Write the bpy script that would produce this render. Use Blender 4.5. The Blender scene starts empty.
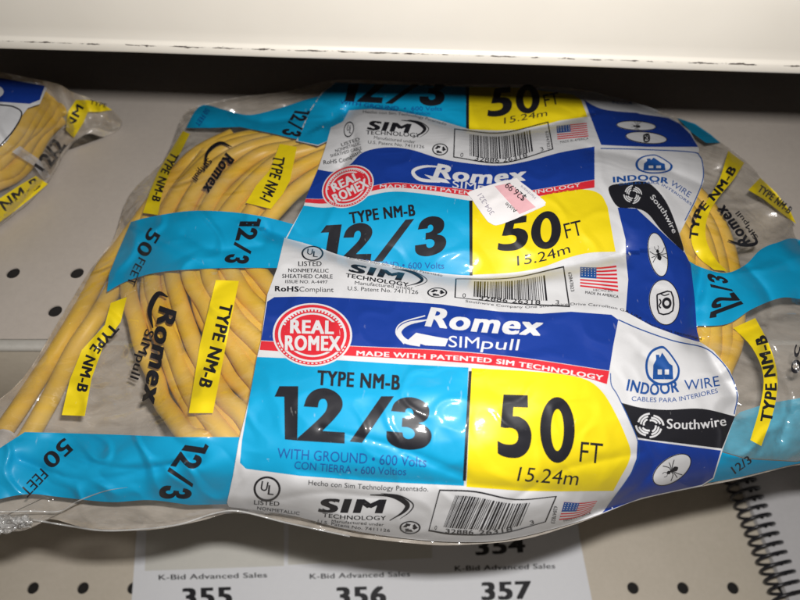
import bpy, math, random
import numpy as np
from mathutils import Vector, noise
from mathutils.geometry import tessellate_polygon

random.seed(7)
S = bpy.context.scene
COL = S.collection

# ------------------------------------------------------------------ camera geometry
PITCH = math.radians(55.0); FPX = 733.0; CAM = np.array([0.0, -0.258, 0.369])
FW = np.array([0.0, math.cos(PITCH), -math.sin(PITCH)])
UP = np.array([0.0, math.sin(PITCH), math.cos(PITCH)])
RT = np.array([1.0, 0.0, 0.0])

def ray(px, py):
    return FW + RT * ((px - 400.0) / FPX) - UP * ((py - 300.0) / FPX)
def at(px, py, z):
    r = ray(px, py); t = (z - CAM[2]) / r[2]
    return CAM + r * t

# ------------------------------------------------------------------ materials
def new_mat(name):
    m = bpy.data.materials.new(name); m.use_nodes = True
    nt = m.node_tree; b = nt.nodes['Principled BSDF']
    return m, nt, b
def N(nt, kind, **kw):
    n = nt.nodes.new(kind)
    for k, v in kw.items():
        if k in n.inputs: n.inputs[k].default_value = v
        else: setattr(n, k, v)
    return n
def coord(nt, scale=(1, 1, 1), rot=(0, 0, 0)):
    tc = nt.nodes.new('ShaderNodeTexCoord'); mp = nt.nodes.new('ShaderNodeMapping')
    mp.inputs['Scale'].default_value = scale; mp.inputs['Rotation'].default_value = rot
    nt.links.new(tc.outputs['Object'], mp.inputs['Vector'])
    return mp.outputs['Vector']

def crinkle(nt, b, strength=0.25, dist=0.002, s1=38.0, s2=160.0, coat=False):
    v = coord(nt, (1.0, 1.6, 1.0), (0, 0, 0.35))
    n1 = N(nt, 'ShaderNodeTexNoise', Scale=s1, Detail=3.0, Roughness=0.5, Distortion=1.2)
    n1.noise_type = 'RIDGED_MULTIFRACTAL'
    n2 = N(nt, 'ShaderNodeTexNoise', Scale=s2, Detail=2.0, Roughness=0.5)
    nt.links.new(v, n1.inputs['Vector']); nt.links.new(v, n2.inputs['Vector'])
    mx = N(nt, 'ShaderNodeMath', operation='MULTIPLY_ADD'); mx.inputs[1].default_value = 0.25
    nt.links.new(n2.outputs['Fac'], mx.inputs[0]); nt.links.new(n1.outputs['Fac'], mx.inputs[2])
    bp = N(nt, 'ShaderNodeBump', Strength=strength, Distance=dist)
    nt.links.new(mx.outputs[0], bp.inputs['Height'])
    nt.links.new(bp.outputs['Normal'], b.inputs['Normal'])
    nt.links.new(bp.outputs['Normal'], b.inputs['Coat Normal'])
    return bp

def ink(name, rgb, rough=0.5, coat=0.22, var=0.06, bump=0.16):
    m, nt, b = new_mat(name)
    v = coord(nt)
    nz = N(nt, 'ShaderNodeTexNoise', Scale=55.0, Detail=4.0, Roughness=0.6)
    nt.links.new(v, nz.inputs['Vector'])
    mx = N(nt, 'ShaderNodeMix', data_type='RGBA')
    mx.inputs['A'].default_value = (*[c * (1 - var) for c in rgb], 1)
    mx.inputs['B'].default_value = (*[min(1, c * (1 + var)) for c in rgb], 1)
    nt.links.new(nz.outputs['Fac'], mx.inputs['Factor'])
    # fine pale scuffs in the ink
    sc = N(nt, 'ShaderNodeTexNoise', Scale=420.0, Detail=2.0)
    nt.links.new(coord(nt, (1, .25, 1), (0, 0, .5)), sc.inputs['Vector'])
    cr = nt.nodes.new('ShaderNodeValToRGB'); cr.color_ramp.elements[0].position = .72; cr.color_ramp.elements[1].position = .86
    cr.color_ramp.elements[1].color = (.35, .35, .35, 1)
    nt.links.new(sc.outputs['Fac'], cr.inputs['Fac'])
    m2 = N(nt, 'ShaderNodeMix', data_type='RGBA')
    m2.inputs['B'].default_value = (.7, .7, .68, 1)
    nt.links.new(cr.outputs['Color'], m2.inputs['Factor']); nt.links.new(mx.outputs['Result'], m2.inputs['A'])
    nt.links.new(m2.outputs['Result'], b.inputs['Base Color'])
    b.inputs['Roughness'].default_value = rough
    b.inputs['Coat Weight'].default_value = coat
    b.inputs['Coat Roughness'].default_value = 0.10; b.inputs['Specular IOR Level'].default_value = .35
    crinkle(nt, b, bump)
    return m

WHITE = ink('white film print', (.60, .60, .61), var=.03)
CYAN = ink('cyan ink', (.003, .30, .54))
BLUE = ink('blue ink', (.007, .036, .25))
YEL = ink('yellow ink', (.74, .58, .008), var=.04)
RED = ink('red ink', (.58, .022, .035))
BLACK = ink('black ink', (.012, .012, .016))
TAPE = ink('yellow print on clear film', (.78, .60, .010))
NAVY = ink('navy ink', (.012, .07, .27))
GREY = ink('grey ink', (.34, .34, .36))
PINK = ink('pink ink', (.75, .42, .45), coat=.05, rough=.6)
PAPER = ink('sticker paper', (.78, .75, .75), coat=.05, rough=.6, var=.02, bump=.08)
FAINT = ink('faded ink', (.30, .28, .34), coat=.05, rough=.6)

def film_mat(name, fac=.34, tint=(.45, .43, .41), lo=.3):
    m, nt, b = new_mat(name)
    out = nt.nodes['Material Output']
    b.inputs['Base Color'].default_value = (*tint, 1); b.inputs['Roughness'].default_value = .32
    b.inputs['Coat Weight'].default_value = 1.0; b.inputs['Coat Roughness'].default_value = .07
    crinkle(nt, b, .6, .006, 26.0, 90.0)
    tr = N(nt, 'ShaderNodeBsdfTransparent'); tr.inputs['Color'].default_value = (.97, .96, .95, 1)
    nz = N(nt, 'ShaderNodeTexNoise', Scale=14.0, Detail=5.0, Roughness=.62, Distortion=1.5)
    nt.links.new(coord(nt, (1, 1.8, 1), (0, 0, .7)), nz.inputs['Vector'])
    mr = N(nt, 'ShaderNodeMapRange'); mr.inputs['From Min'].default_value = .32; mr.inputs['From Max'].default_value = .7
    mr.inputs['To Min'].default_value = fac * lo; mr.inputs['To Max'].default_value = fac * 1.6
    nt.links.new(nz.outputs['Fac'], mr.inputs['Value'])
    mx = nt.nodes.new('ShaderNodeMixShader')
    nt.links.new(mr.outputs['Result'], mx.inputs['Fac'])
    nt.links.new(tr.outputs[0], mx.inputs[1]); nt.links.new(b.outputs[0], mx.inputs[2])
    gl = N(nt, 'ShaderNodeBsdfGlossy', Roughness=.09); gl.inputs['Color'].default_value = (.8, .8, .8, 1)
    bp = [n for n in nt.nodes if n.type == 'BUMP'][0]
    nt.links.new(bp.outputs['Normal'], gl.inputs['Normal'])
    lw = N(nt, 'ShaderNodeLayerWeight', Blend=.5); nt.links.new(bp.outputs['Normal'], lw.inputs['Normal'])
    pw = N(nt, 'ShaderNodeMath', operation='POWER'); pw.inputs[1].default_value = 4.0; nt.links.new(lw.outputs['Facing'], pw.inputs[0])
    fr = N(nt, 'ShaderNodeMath', operation='MULTIPLY_ADD'); fr.inputs[1].default_value = .5; fr.inputs[2].default_value = .09
    nt.links.new(pw.outputs[0], fr.inputs[0])
    m2 = nt.nodes.new('ShaderNodeMixShader')
    nt.links.new(fr.outputs[0], m2.inputs['Fac']); nt.links.new(mx.outputs[0], m2.inputs[1]); nt.links.new(gl.outputs[0], m2.inputs[2])
    nt.links.new(m2.outputs[0], out.inputs['Surface'])
    return m
FILM = film_mat('clear film', .12, (.66,.64,.60))
FILM_BACK = film_mat('clear film underside', .8, (.52, .47, .41), .75)
SEAM_GLINT = film_mat('heat sealed film and glint', .35, (.75, .75, .74), .4)  # whitish film for the seal and for the modelled glint

def cable_mat():
    m, nt, b = new_mat('yellow cable sheath')
    nz = N(nt, 'ShaderNodeTexNoise', Scale=60.0, Detail=3.0)
    nt.links.new(coord(nt), nz.inputs['Vector'])
    mx = N(nt, 'ShaderNodeMix', data_type='RGBA')
    mx.inputs['A'].default_value = (.74, .43, .022, 1); mx.inputs['B'].default_value = (.86, .56, .045, 1)
    nt.links.new(nz.outputs['Fac'], mx.inputs['Factor']); nt.links.new(mx.outputs['Result'], b.inputs['Base Color'])
    b.inputs['Roughness'].default_value = .42
    bp = N(nt, 'ShaderNodeBump', Strength=.15, Distance=.001); nt.links.new(nz.outputs['Fac'], bp.inputs['Height'])
    nt.links.new(bp.outputs['Normal'], b.inputs['Normal'])
    return m
CABLE = cable_mat()

def paint(name, rgb, dark, rough=.45, speck=260.0, amount=.5, stain=9.0):
    m, nt, b = new_mat(name)
    n1 = N(nt, 'ShaderNodeTexNoise', Scale=stain, Detail=6.0, Roughness=.65)
    n2 = N(nt, 'ShaderNodeTexNoise', Scale=speck, Detail=3.0, Roughness=.7)
    v = coord(nt); nt.links.new(v, n1.inputs['Vector']); nt.links.new(v, n2.inputs['Vector'])
    ad = N(nt, 'ShaderNodeMath', operation='MULTIPLY_ADD'); ad.inputs[1].default_value = amount
    nt.links.new(n2.outputs['Fac'], ad.inputs[0]); nt.links.new(n1.outputs['Fac'], ad.inputs[2])
    mr = N(nt, 'ShaderNodeMapRange'); mr.inputs['From Min'].default_value = .5; mr.inputs['From Max'].default_value = 1.0
    nt.links.new(ad.outputs[0], mr.inputs['Value'])
    mx = N(nt, 'ShaderNodeMix', data_type='RGBA')
    mx.inputs['A'].default_value = (*dark, 1); mx.inputs['B'].default_value = (*rgb, 1)
    nt.links.new(mr.outputs['Result'], mx.inputs['Factor']); nt.links.new(mx.outputs['Result'], b.inputs['Base Color'])
    b.inputs['Roughness'].default_value = rough
    bp = N(nt, 'ShaderNodeBump', Strength=.12, Distance=.0006); nt.links.new(n2.outputs['Fac'], bp.inputs['Height'])
    nt.links.new(bp.outputs['Normal'], b.inputs['Normal'])
    return m
DECK = paint('grey shelf paint', (.53, .475, .42), (.45, .40, .355), .5)
LIP = paint('pale shelf edge paint', (.52, .50, .46), (.40, .38, .34), .4)
TAN = paint('tan base deck paint', (.68, .61, .51), (.58, .52, .42), .5)
COVER = paint('grey notebook cover', (.66, .65, .66), (.58, .57, .58), .6)
SHEET = paint('white label paper', (.82, .83, .86), (.78, .79, .82), .65)
BACKING = paint('waxy backing paper', (.70, .685, .63), (.64, .63, .58), .6)
DARK = paint('shade dark panel', (.022, .010, .009), (.012, .006, .006), .7)  # near-black puts the shade under the upper shelf into the colour
HOLE_SHADE = paint('painted hole shade', (.012, .01, .009), (.008, .007, .006), .8)  # black colour stands for the shade inside holes
WIRE = paint('black plastic coated wire', (.02, .02, .025), (.012, .012, .016), .3)
COPPER = paint('grey cable end', (.50, .47, .44), (.38, .35, .33), .5)

def cream_mat():
    m, nt, b = new_mat('cream enamel')
    tc = nt.nodes.new('ShaderNodeTexCoord')
    sep = nt.nodes.new('ShaderNodeSeparateXYZ'); nt.links.new(tc.outputs['Object'], sep.inputs[0])
    n0 = N(nt, 'ShaderNodeTexNoise', Scale=12.0, Detail=5.0, Roughness=.6)
    nt.links.new(coord(nt), n0.inputs['Vector'])
    base = N(nt, 'ShaderNodeMix', data_type='RGBA')
    base.inputs['A'].default_value = (.46, .43, .38, 1); base.inputs['B'].default_value = (.54, .51, .455, 1)
    nt.links.new(n0.outputs['Fac'], base.inputs['Factor'])
    # chipped paint along the lower hem (local z near 0), plus a few scratches higher up
    n1 = N(nt, 'ShaderNodeTexNoise', Scale=95.0, Detail=5.0, Roughness=.75)
    nt.links.new(coord(nt, (1, 1, 5)), n1.inputs['Vector'])
    sb = N(nt, 'ShaderNodeMath', operation='SUBTRACT'); sb.inputs[1].default_value = .0046; nt.links.new(sep.outputs['Z'], sb.inputs[0])
    ab = N(nt, 'ShaderNodeMath', operation='ABSOLUTE'); nt.links.new(sb.outputs[0], ab.inputs[0])
    band = N(nt, 'ShaderNodeMapRange'); band.inputs['From Min'].default_value = .0; band.inputs['From Max'].default_value = .0010
    band.inputs['To Min'].default_value = .14; band.inputs['To Max'].default_value = -.12
    nt.links.new(ab.outputs[0], band.inputs['Value'])
    ad = N(nt, 'ShaderNodeMath', operation='ADD'); nt.links.new(n1.outputs['Fac'], ad.inputs[0]); nt.links.new(band.outputs[0], ad.inputs[1])
    gt = N(nt, 'ShaderNodeMapRange'); gt.inputs['From Min'].default_value = .605; gt.inputs['From Max'].default_value = .64
    nt.links.new(ad.outputs[0], gt.inputs['Value'])
    n2 = N(nt, 'ShaderNodeTexNoise', Scale=62.0, Detail=1.0)
    nt.links.new(coord(nt, (1.6, 1, .55), (0, .2, 0)), n2.inputs['Vector'])
    g2 = N(nt, 'ShaderNodeMapRange'); g2.inputs['From Min'].default_value = .80; g2.inputs['From Max'].default_value = .83
    nt.links.new(n2.outputs['Fac'], g2.inputs['Value'])
    mxm = N(nt, 'ShaderNodeMath', operation='MAXIMUM'); nt.links.new(gt.outputs[0], mxm.inputs[0]); nt.links.new(g2.outputs[0], mxm.inputs[1])
    mx = N(nt, 'ShaderNodeMix', data_type='RGBA'); mx.inputs['B'].default_value = (.05, .04, .035, 1)
    nt.links.new(mxm.outputs[0], mx.inputs['Factor']); nt.links.new(base.outputs['Result'], mx.inputs['A'])
    nt.links.new(mx.outputs['Result'], b.inputs['Base Color'])
    b.inputs['Roughness'].default_value = .30
    bp = N(nt, 'ShaderNodeBump', Strength=.06, Distance=.001); nt.links.new(n0.outputs['Fac'], bp.inputs['Height'])
    nt.links.new(bp.outputs['Normal'], b.inputs['Normal'])
    return m
CREAM = cream_mat()

# ------------------------------------------------------------------ object helpers
def empty(name, loc, label=None, cat=None, group=None):
    o = bpy.data.objects.new(name, None); COL.objects.link(o); o.location = loc
    o.empty_display_size = .02
    if label: o['label'] = label
    if cat: o['category'] = cat
    if group: o['group'] = group
    return o
def origin_of(parent):
    p = Vector((0, 0, 0))
    while parent is not None:
        p = p + parent.location; parent = parent.parent
    return p
def link_mesh(name, verts, faces, mats, parent=None, midx=None, normals=None, smooth=True, label=None, loc=None):
    org = origin_of(parent) if parent else Vector(loc or (0, 0, 0))
    me = bpy.data.meshes.new(name)
    me.from_pydata([tuple(np.array(v) - np.array(org)) for v in verts], [], faces)
    for m in (mats if isinstance(mats, list) else [mats]): me.materials.append(m)
    if midx: me.polygons.foreach_set('material_index', midx)
    if smooth: me.polygons.foreach_set('use_smooth', [True] * len(me.polygons))
    me.update()
    if normals is not None:
        me.normals_split_custom_set_from_vertices(normals)
    o = bpy.data.objects.new(name, me); COL.objects.link(o)
    if parent: o.parent = parent
    elif loc: o.location = loc
    if label: o['label'] = label
    return o

# ------------------------------------------------------------------ height field of the bag (world z as a function of the view ray)
def tps(pts):
    P = np.array([(a, b) for a, b, c in pts], float) / 100.0; v = np.array([c for a, b, c in pts], float)
    n = len(P); d = np.linalg.norm(P[:, None] - P[None], axis=2)
    K = np.where(d > 0, d * d * np.log(d + 1e-12), 0) + np.eye(n) * .02
    A = np.zeros((n + 3, n + 3)); A[:n, :n] = K; A[:n, n] = 1; A[:n, n + 1:] = P; A[n, :n] = 1; A[n + 1:, :n] = P.T
    w = np.linalg.solve(A, np.concatenate([v, [0, 0, 0]]))
    def f(X, Y):
        X = X / 100.0; Y = Y / 100.0
        out = w[n] + w[n + 1] * X + w[n + 2] * Y
        for i in range(n):
            dd = np.hypot(X - P[i, 0], Y - P[i, 1]); out = out + w[i] * dd * dd * np.log(dd + 1e-12)
        return out
    return f

def catmull(pts, closed=False, n=6, dim=2):
    """smooth curve through pts; a point with a trailing 's' is a corner"""
    P = [np.array([float(c) for c in p[:dim]]) for p in pts]; sh = [len(p) > dim and p[-1] == 's' for p in pts]
    m = len(P); out = []
    rng = range(m if closed else m - 1)
    for i in rng:
        j = (i + 1) % m
        a, b = P[i], P[j]
        if sh[i] and sh[j]: out.append(a); continue
        ta = (b - a) if (sh[i] or (not closed and i == 0)) else (b - P[i - 1]) / 2
        tb = (b - a) if (sh[j] or (not closed and j == m - 1)) else (P[(j + 1) % m] - a) / 2
        for k in range(n):
            t = k / n; t2 = t * t; t3 = t2 * t
            out.append((2*t3-3*t2+1)*a + (t3-2*t2+t)*ta + (-2*t3+3*t2)*b + (t3-t2)*tb)
    if not closed: out.append(P[-1])
    return out

STEP = 2.0; GX0, GX1, GY0, GY1 = -140, 900, 40, 600
gx = np.arange(GX0, GX1 + .1, STEP); gy = np.arange(GY0, GY1 + .1, STEP)
XX, YY = np.meshgrid(gx, gy)

LIFT = np.array([0.0, -.50, .866])   # thin layers are stacked along one common direction so outlines stay crisp
class Field:
    def __init__(self, ctrl, creases=(), waves=1.0, seed=0.0, edge=None, outline=None, extra=None):
        Z = tps(ctrl)(XX, YY)
        for pts, depth, width, side in creases:       # sharp valleys in the film
            c = np.array(catmull(pts, n=8)); best = np.full(XX.shape, 1e9); sgn = np.zeros(XX.shape)
            for i in range(len(c) - 1):
                a, b = c[i], c[i + 1]; ab = b - a; L2 = (ab ** 2).sum()
                t = np.clip(((XX - a[0]) * ab[0] + (YY - a[1]) * ab[1]) / L2, 0, 1)
                dx = XX - (a[0] + t * ab[0]); dy = YY - (a[1] + t * ab[1]); d = np.hypot(dx, dy)
                s = np.sign(ab[0] * dy - ab[1] * dx)
                m = d < best; best = np.where(m, d, best); sgn = np.where(m, s, sgn)
            w = np.where(sgn > 0, width * (1.0 if side >= 0 else 1.0), width * (2.2 if side > 0 else 1.0))
            Z = Z - depth * np.exp(-(best / w) ** 1.4)
        # folds and ripples
        if waves:
            R = np.zeros(XX.shape)
            for r in range(0, XX.shape[0]):
                for c_ in range(0, XX.shape[1]):
                    x, y = XX[r, c_], YY[r, c_]
                    n1 = noise.noise((x / 95.0 + y / 160.0 + seed, y / 52.0 - x / 200.0, seed))
                    n2 = noise.noise((x / 34.0 - y / 70.0, y / 22.0 + x / 90.0, 3.1 + seed))
                    n3 = 1 - abs(noise.noise((x / 48.0 + y / 90.0, y / 40.0 - x / 60.0, 7.7 + seed))) * 2
                    R[r, c_] = n1 * .0034 + n2 * .0010 + max(0, n3 - .55) * .0022
            if extra is not None: R = R * extra(XX, YY)
            Z = Z + R * waves
        if outline is not None:                       # roll the edge down
            c = np.array(outline); best = np.full(XX.shape, 1e9)
            for i in range(len(c)):
                a, b = c[i], c[(i + 1) % len(c)]; ab = b - a; L2 = (ab ** 2).sum() + 1e-9
                t = np.clip(((XX - a[0]) * ab[0] + (YY - a[1]) * ab[1]) / L2, 0, 1)
                best = np.minimum(best, np.hypot(XX - (a[0] + t * ab[0]), YY - (a[1] + t * ab[1])))
            Z = Z - edge * np.clip(1 - best / 20.0, 0, 1) ** 2
        Z = np.maximum(Z, .0035)
        self.Z = Z
        # positions and normals on the grid
        rx = (XX - 400.0) / FPX; ry = (YY - 300.0) / FPX
        D = FW[None, None] + RT[None, None] * rx[..., None] - UP[None, None] * ry[..., None]
        T = (Z - CAM[2]) / D[..., 2]
        P = CAM + D * T[..., None]
        du = np.gradient(P, axis=1); dv = np.gradient(P, axis=0)
        n = np.cross(dv, du); n /= np.linalg.norm(n, axis=2)[..., None]
        flip = n[..., 2:3] < 0
        view = -(D * n).sum(axis=2)
        n = np.where(view[..., None] < 0, -n, n)
        self.P, self.n = P, n
    def _s(self, A, x, y):
        fx = min(max((x - GX0) / STEP, 0), len(gx) - 1.001); fy = min(max((y - GY0) / STEP, 0), len(gy) - 1.001)
        i, j = int(fx), int(fy); u, v = fx - i, fy - j
        return (A[j, i]*(1-u)*(1-v) + A[j, i+1]*u*(1-v) + A[j+1, i]*(1-u)*v + A[j+1, i+1]*u*v)
    def pos(self, x, y, lift=0.0):
        n = self._s(self.n, x, y)
        return self._s(self.P, x, y) + (n * lift if lift < 0 else LIFT * lift), n

LEVEL = 0.00016
CELL = 2.0
def piece(nm):
    def deco(fn):
        def g(art, *a, **k):
            art.begin(nm); r = fn(art, *a, **k); art.end(); return r
        return g
    return deco
class Art:
    """flat artwork laid on a film surface; every polygon is cut to a fine mesh that follows the film"""
    def __init__(self, field): self.f = field; self.v = []; self.n = []; self.F = []; self.m = []; self.key = {}; self.mats = []; self.marks = []; self.depth = 0; self.ymin = None
    def mi(self, mat):
        if mat not in self.mats: self.mats.append(mat)
        return self.mats.index(mat)
    def vert(self, x, y, lv, k):
        kk = (round(x, 2), round(y, 2), k)
        if kk not in self.key:
            p, n = self.f.pos(x, y, lv * LEVEL)
            self.key[kk] = len(self.v); self.v.append(p); self.n.append(n)
        return self.key[kk]
    def tri(self, T, lv, mi):
        if self.ymin is not None and min(p[1] for p in T) < self.ymin: T = [(p[0], max(p[1], self.ymin)) for p in T]
        if max(p[1] for p in T) - min(p[1] for p in T) < 1e-6: return
        x0 = math.floor(min(p[0] for p in T) / CELL); x1 = math.floor(max(p[0] for p in T) / CELL)
        y0 = math.floor(min(p[1] for p in T) / CELL); y1 = math.floor(max(p[1] for p in T) / CELL)
        def clip(poly, ax, val, keep_gt):
            out = []
            for i in range(len(poly)):
                a, b = poly[i], poly[(i + 1) % len(poly)]
                ia = (a[ax] >= val) if keep_gt else (a[ax] <= val); ib = (b[ax] >= val) if keep_gt else (b[ax] <= val)
                if ia: out.append(a)
                if ia != ib:
                    t = (val - a[ax]) / (b[ax] - a[ax]); q = [a[0] + (b[0]-a[0])*t, a[1] + (b[1]-a[1])*t]; q[ax] = val; out.append(tuple(q))
            return out
        for i in range(x0, x1 + 1):
            A = list(T)
            if x0 != x1:
                A = clip(clip(A, 0, i * CELL, True), 0, (i + 1) * CELL, False)
            if len(A) < 3: continue
            for j in range(y0, y1 + 1):
                B = A
                if y0 != y1: B = clip(clip(A, 1, j * CELL, True), 1, (j + 1) * CELL, False)
                if len(B) < 3: continue
                ids = []
                for p in B:
                    q = self.vert(p[0], p[1], lv, (lv, mi))
                    if q not in ids: ids.append(q)
                if len(ids) >= 3:
                    self.F.append(ids); self.m.append(mi)
    def poly(self, loops, lv, mat):
        if not isinstance(loops[0][0], (list, tuple, np.ndarray)): loops = [loops]
        L = [[(float(p[0]), float(p[1]), 0.0) for p in lp] for lp in loops]
        flat = [p for lp in L for p in lp]; mi = self.mi(mat)
        for t in tessellate_polygon([[Vector(p) for p in lp] for lp in L]):
            T = [flat[k][:2] for k in t]
            a = (T[1][0]-T[0][0])*(T[2][1]-T[0][1]) - (T[1][1]-T[0][1])*(T[2][0]-T[0][0])
            if abs(a) < 1e-5: continue
            if a > 0: T = T[::-1]
            self.tri(T, lv, mi)
    def smooth(self, pts, lv, mat, n=5): self.poly(catmull(pts, True, n), lv, mat)
    def stroke(self, pts, w, lv, mat, n=6, taper=None):
        c = catmull(pts, n=n); L = []; R = []
        for i, p in enumerate(c):
            d = c[min(i+1, len(c)-1)] - c[max(i-1, 0)]; d = d / (np.linalg.norm(d) + 1e-9)
            k = w / 2 * (taper(i / (len(c)-1)) if taper else 1)
            q = np.array([-d[1], d[0]]) * k; L.append(p + q); R.append(p - q)
        for i in range(len(c) - 1): self.poly([L[i], L[i+1], R[i+1], R[i]], lv, mat)
    def ellipse(self, cx, cy, rx, ry, lv, mat, rot=0, hole=None, n=40):
        def e(a, b): return [(cx + a*math.cos(t)*math.cos(rot) - b*math.sin(t)*math.sin(rot), cy + a*math.cos(t)*math.sin(rot) + b*math.sin(t)*math.cos(rot)) for t in np.linspace(0, 2*math.pi, n, endpoint=False)]
        if hole: 
            A = e(rx, ry); B = e(hole[0], hole[1])
            for i in range(n): j = (i+1) % n; self.poly([A[i], A[j], B[j], B[i]], lv, mat)
        else: self.poly(e(rx, ry), lv, mat)
    def warp(self, W, loops, lv, mat):
        self.poly([[W(p[0], p[1]) for p in lp] for lp in loops], lv, mat)
    @piece('lettering')
    def text(self, s, base, cap, lv, mat, bold=0.0, shear=0.0, top=None):
        """base: points of the baseline, text is fitted to its length; cap: capital height in the same units"""
        tris, w, _ = text_tris(s, bold)
        c = catmull(base, n=8) if len(base) > 2 else [np.array(p, float) for p in base]
        seg = [0.0]
        for i in range(len(c)-1): seg.append(seg[-1] + float(np.linalg.norm(c[i+1]-c[i])))
        Lh = seg[-1]; mi = self.mi(mat)
        def W(x, y):
            yy = y
            s_ = x / w * Lh + shear * yy * cap
            k = 0
            while k < len(seg) - 2 and seg[k+1] < s_: k += 1
            d = (c[k+1] - c[k]) / (seg[k+1] - seg[k] + 1e-9)
            p = c[k] + d * (s_ - seg[k]); u = np.array([d[1], -d[0]])
            cc = cap if not isinstance(cap, tuple) else cap[0] + (cap[1]-cap[0]) * (x / w)
            return tuple(p + u * cc * yy)
        bb = bold * 1.25
        shifts = [(0, 0)] if bold < .008 else [(-bb, 0), (bb, 0)] if bold < .028 else [(-bb, -bb*.45), (bb, bb*.45), (-bb, bb*.45), (bb, -bb*.45)] + ([(0, 0)] if bold > .04 else [])
        for k, (sx, sy) in enumerate(shifts):
            for T in tris:
                Q = [W(p[0] + sx, p[1] + sy) for p in T]
                a = (Q[1][0]-Q[0][0])*(Q[2][1]-Q[0][1]) - (Q[1][1]-Q[0][1])*(Q[2][0]-Q[0][0])
                if abs(a) < 1e-6: continue
                if a > 0: Q = Q[::-1]
                self.tri(Q, lv + .12*k, mi)
    def begin(self, nm):
        if self.depth == 0: self.marks.append((len(self.F), nm))
        self.depth += 1
    def end(self): self.depth -= 1
    def build(self, name, parent, label=None):
        if not self.F: return None
        if len(self.marks) > 1 or (self.marks and self.marks[0][0] > 0):
            mk = list(self.marks)
            if mk[0][0] > 0: mk.insert(0, (0, name))
            ends = [m[0] for m in mk[1:]] + [len(self.F)]
            for (st_, nm), en in zip(mk, ends):
                if en <= st_: continue
                rm = {}; V = []; NN = []; FF = []
                for f in self.F[st_:en]:
                    g = []
                    for i in f:
                        if i not in rm: rm[i] = len(V); V.append(self.v[i]); NN.append(self.n[i])
                        g.append(rm[i])
                    FF.append(g)
                ms = sorted(set(self.m[st_:en])); 
                link_mesh(nm, V, FF, [self.mats[q] for q in ms], parent, [ms.index(q) for q in self.m[st_:en]], NN, True)
            return None
        return link_mesh(name, self.v, self.F, self.mats, parent, self.m, self.n, True, label)

_tc = {}; CAPH = None
def raw_text(s, bold):
    cu = bpy.data.curves.new('t', 'FONT'); cu.body = s; cu.size = 1.0; cu.space_character = 1.0 + bold * 2.2; cu.resolution_u = 4; cu.fill_mode = 'FRONT'
    o = bpy.data.objects.new('t', cu); COL.objects.link(o)
    dg = bpy.context.evaluated_depsgraph_get(); me = bpy.data.meshes.new_from_object(o.evaluated_get(dg))
    me.calc_loop_triangles()
    V = [(v.co.x, v.co.y) for v in me.vertices]; T = [tuple(t.vertices) for t in me.loop_triangles]
    bpy.data.objects.remove(o); bpy.data.curves.remove(cu); bpy.data.meshes.remove(me)
    return V, T
def text_tris(s, bold):
    global CAPH
    if CAPH is None:
        V, _ = raw_text('H', 0); CAPH = max(v[1] for v in V)
    if (s, bold) not in _tc:
        V, T = raw_text(s, bold)
        x0 = min(v[0] for v in V); x1 = max(v[0] for v in V)
        V = [((v[0]-x0) / CAPH, v[1] / CAPH) for v in V]
        _tc[(s, bold)] = ([[V[a], V[b], V[c]] for a, b, c in T], (x1-x0) / CAPH, 0)
    return _tc[(s, bold)]

def curve_w(top, bot):
    """surface patch between a top and a bottom curve; u along, v = 1 at the top"""
    A = catmull(top, n=10) if len(top) > 2 else [np.array(p[:2], float) for p in top]
    B = catmull(bot, n=10) if len(bot) > 2 else [np.array(p[:2], float) for p in bot]
    def s(c, u):
        f = u * (len(c) - 1); i = int(min(max(math.floor(f), 0), len(c) - 2)); t = f - i
        return c[i] * (1 - t) + c[i+1] * t
    return lambda u, v: tuple(s(B, u) * (1 - v) + s(A, u) * v)

# heavy geometric numerals, drawn in a unit-high box
def E(cx, cy, a, b, n=36): return [(cx + a*math.cos(t), cy + b*math.sin(t)) for t in np.linspace(0, 2*math.pi, n, endpoint=False)]
GL = {
 '1': (.46, [[(0,.80,'s'),(.10,1,'s'),(.46,1,'s'),(.46,0,'s'),(.19,0,'s'),(.19,.80,'s')]]),
 '2': (.72, [[(.02,.64,'s'),(.06,.83),(.17,.96),(.35,1.01),(.53,.96),(.65,.84),(.67,.68),(.58,.50),(.37,.21,'s'),(.72,.21,'s'),(.72,0,'s'),(0,0,'s'),(0,.05,'s'),(.33,.48),(.405,.62),(.41,.73),(.37,.80),(.31,.80),(.27,.75),(.26,.64,'s')]]),
 '3': (.70, [[(.04,.71,'s'),(.08,.87),(.19,.98),(.36,1.02),(.54,.97),(.645,.85),(.65,.69),(.59,.575),(.49,.525,'s'),(.62,.465),(.695,.35),(.69,.20),(.60,.06),(.44,-.01),(.27,-.02),(.11,.04),(.02,.15),(0,.31,'s'),(.25,.31,'s'),(.27,.23),(.33,.19),(.41,.22),(.44,.30),(.41,.38),(.33,.42),(.23,.42,'s'),(.23,.60,'s'),(.32,.605),(.385,.65),(.40,.72),(.37,.785),(.32,.80),(.28,.77),(.27,.71,'s')]]),
 '5': (.66, [[(.13,1,'s'),(.60,1,'s'),(.60,.80,'s'),(.32,.80,'s'),(.305,.655,'s'),(.44,.645),(.59,.55),(.66,.36),(.60,.13),(.44,.0),(.24,-.025),(.08,.0),(0,.04,'s'),(0,.245,'s'),(.12,.20),(.27,.195),(.37,.24),(.40,.33),(.37,.42),(.27,.46),(.15,.455),(.06,.47,'s')]]),
 '0': (.68, [E(.34,.5,.34,.52), E(.34,.5,.125,.33)]),
 '/': (.85, [[(0,0,'s'),(.21,0,'s'),(.85,1,'s'),(.64,1,'s')]]),
}
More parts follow.
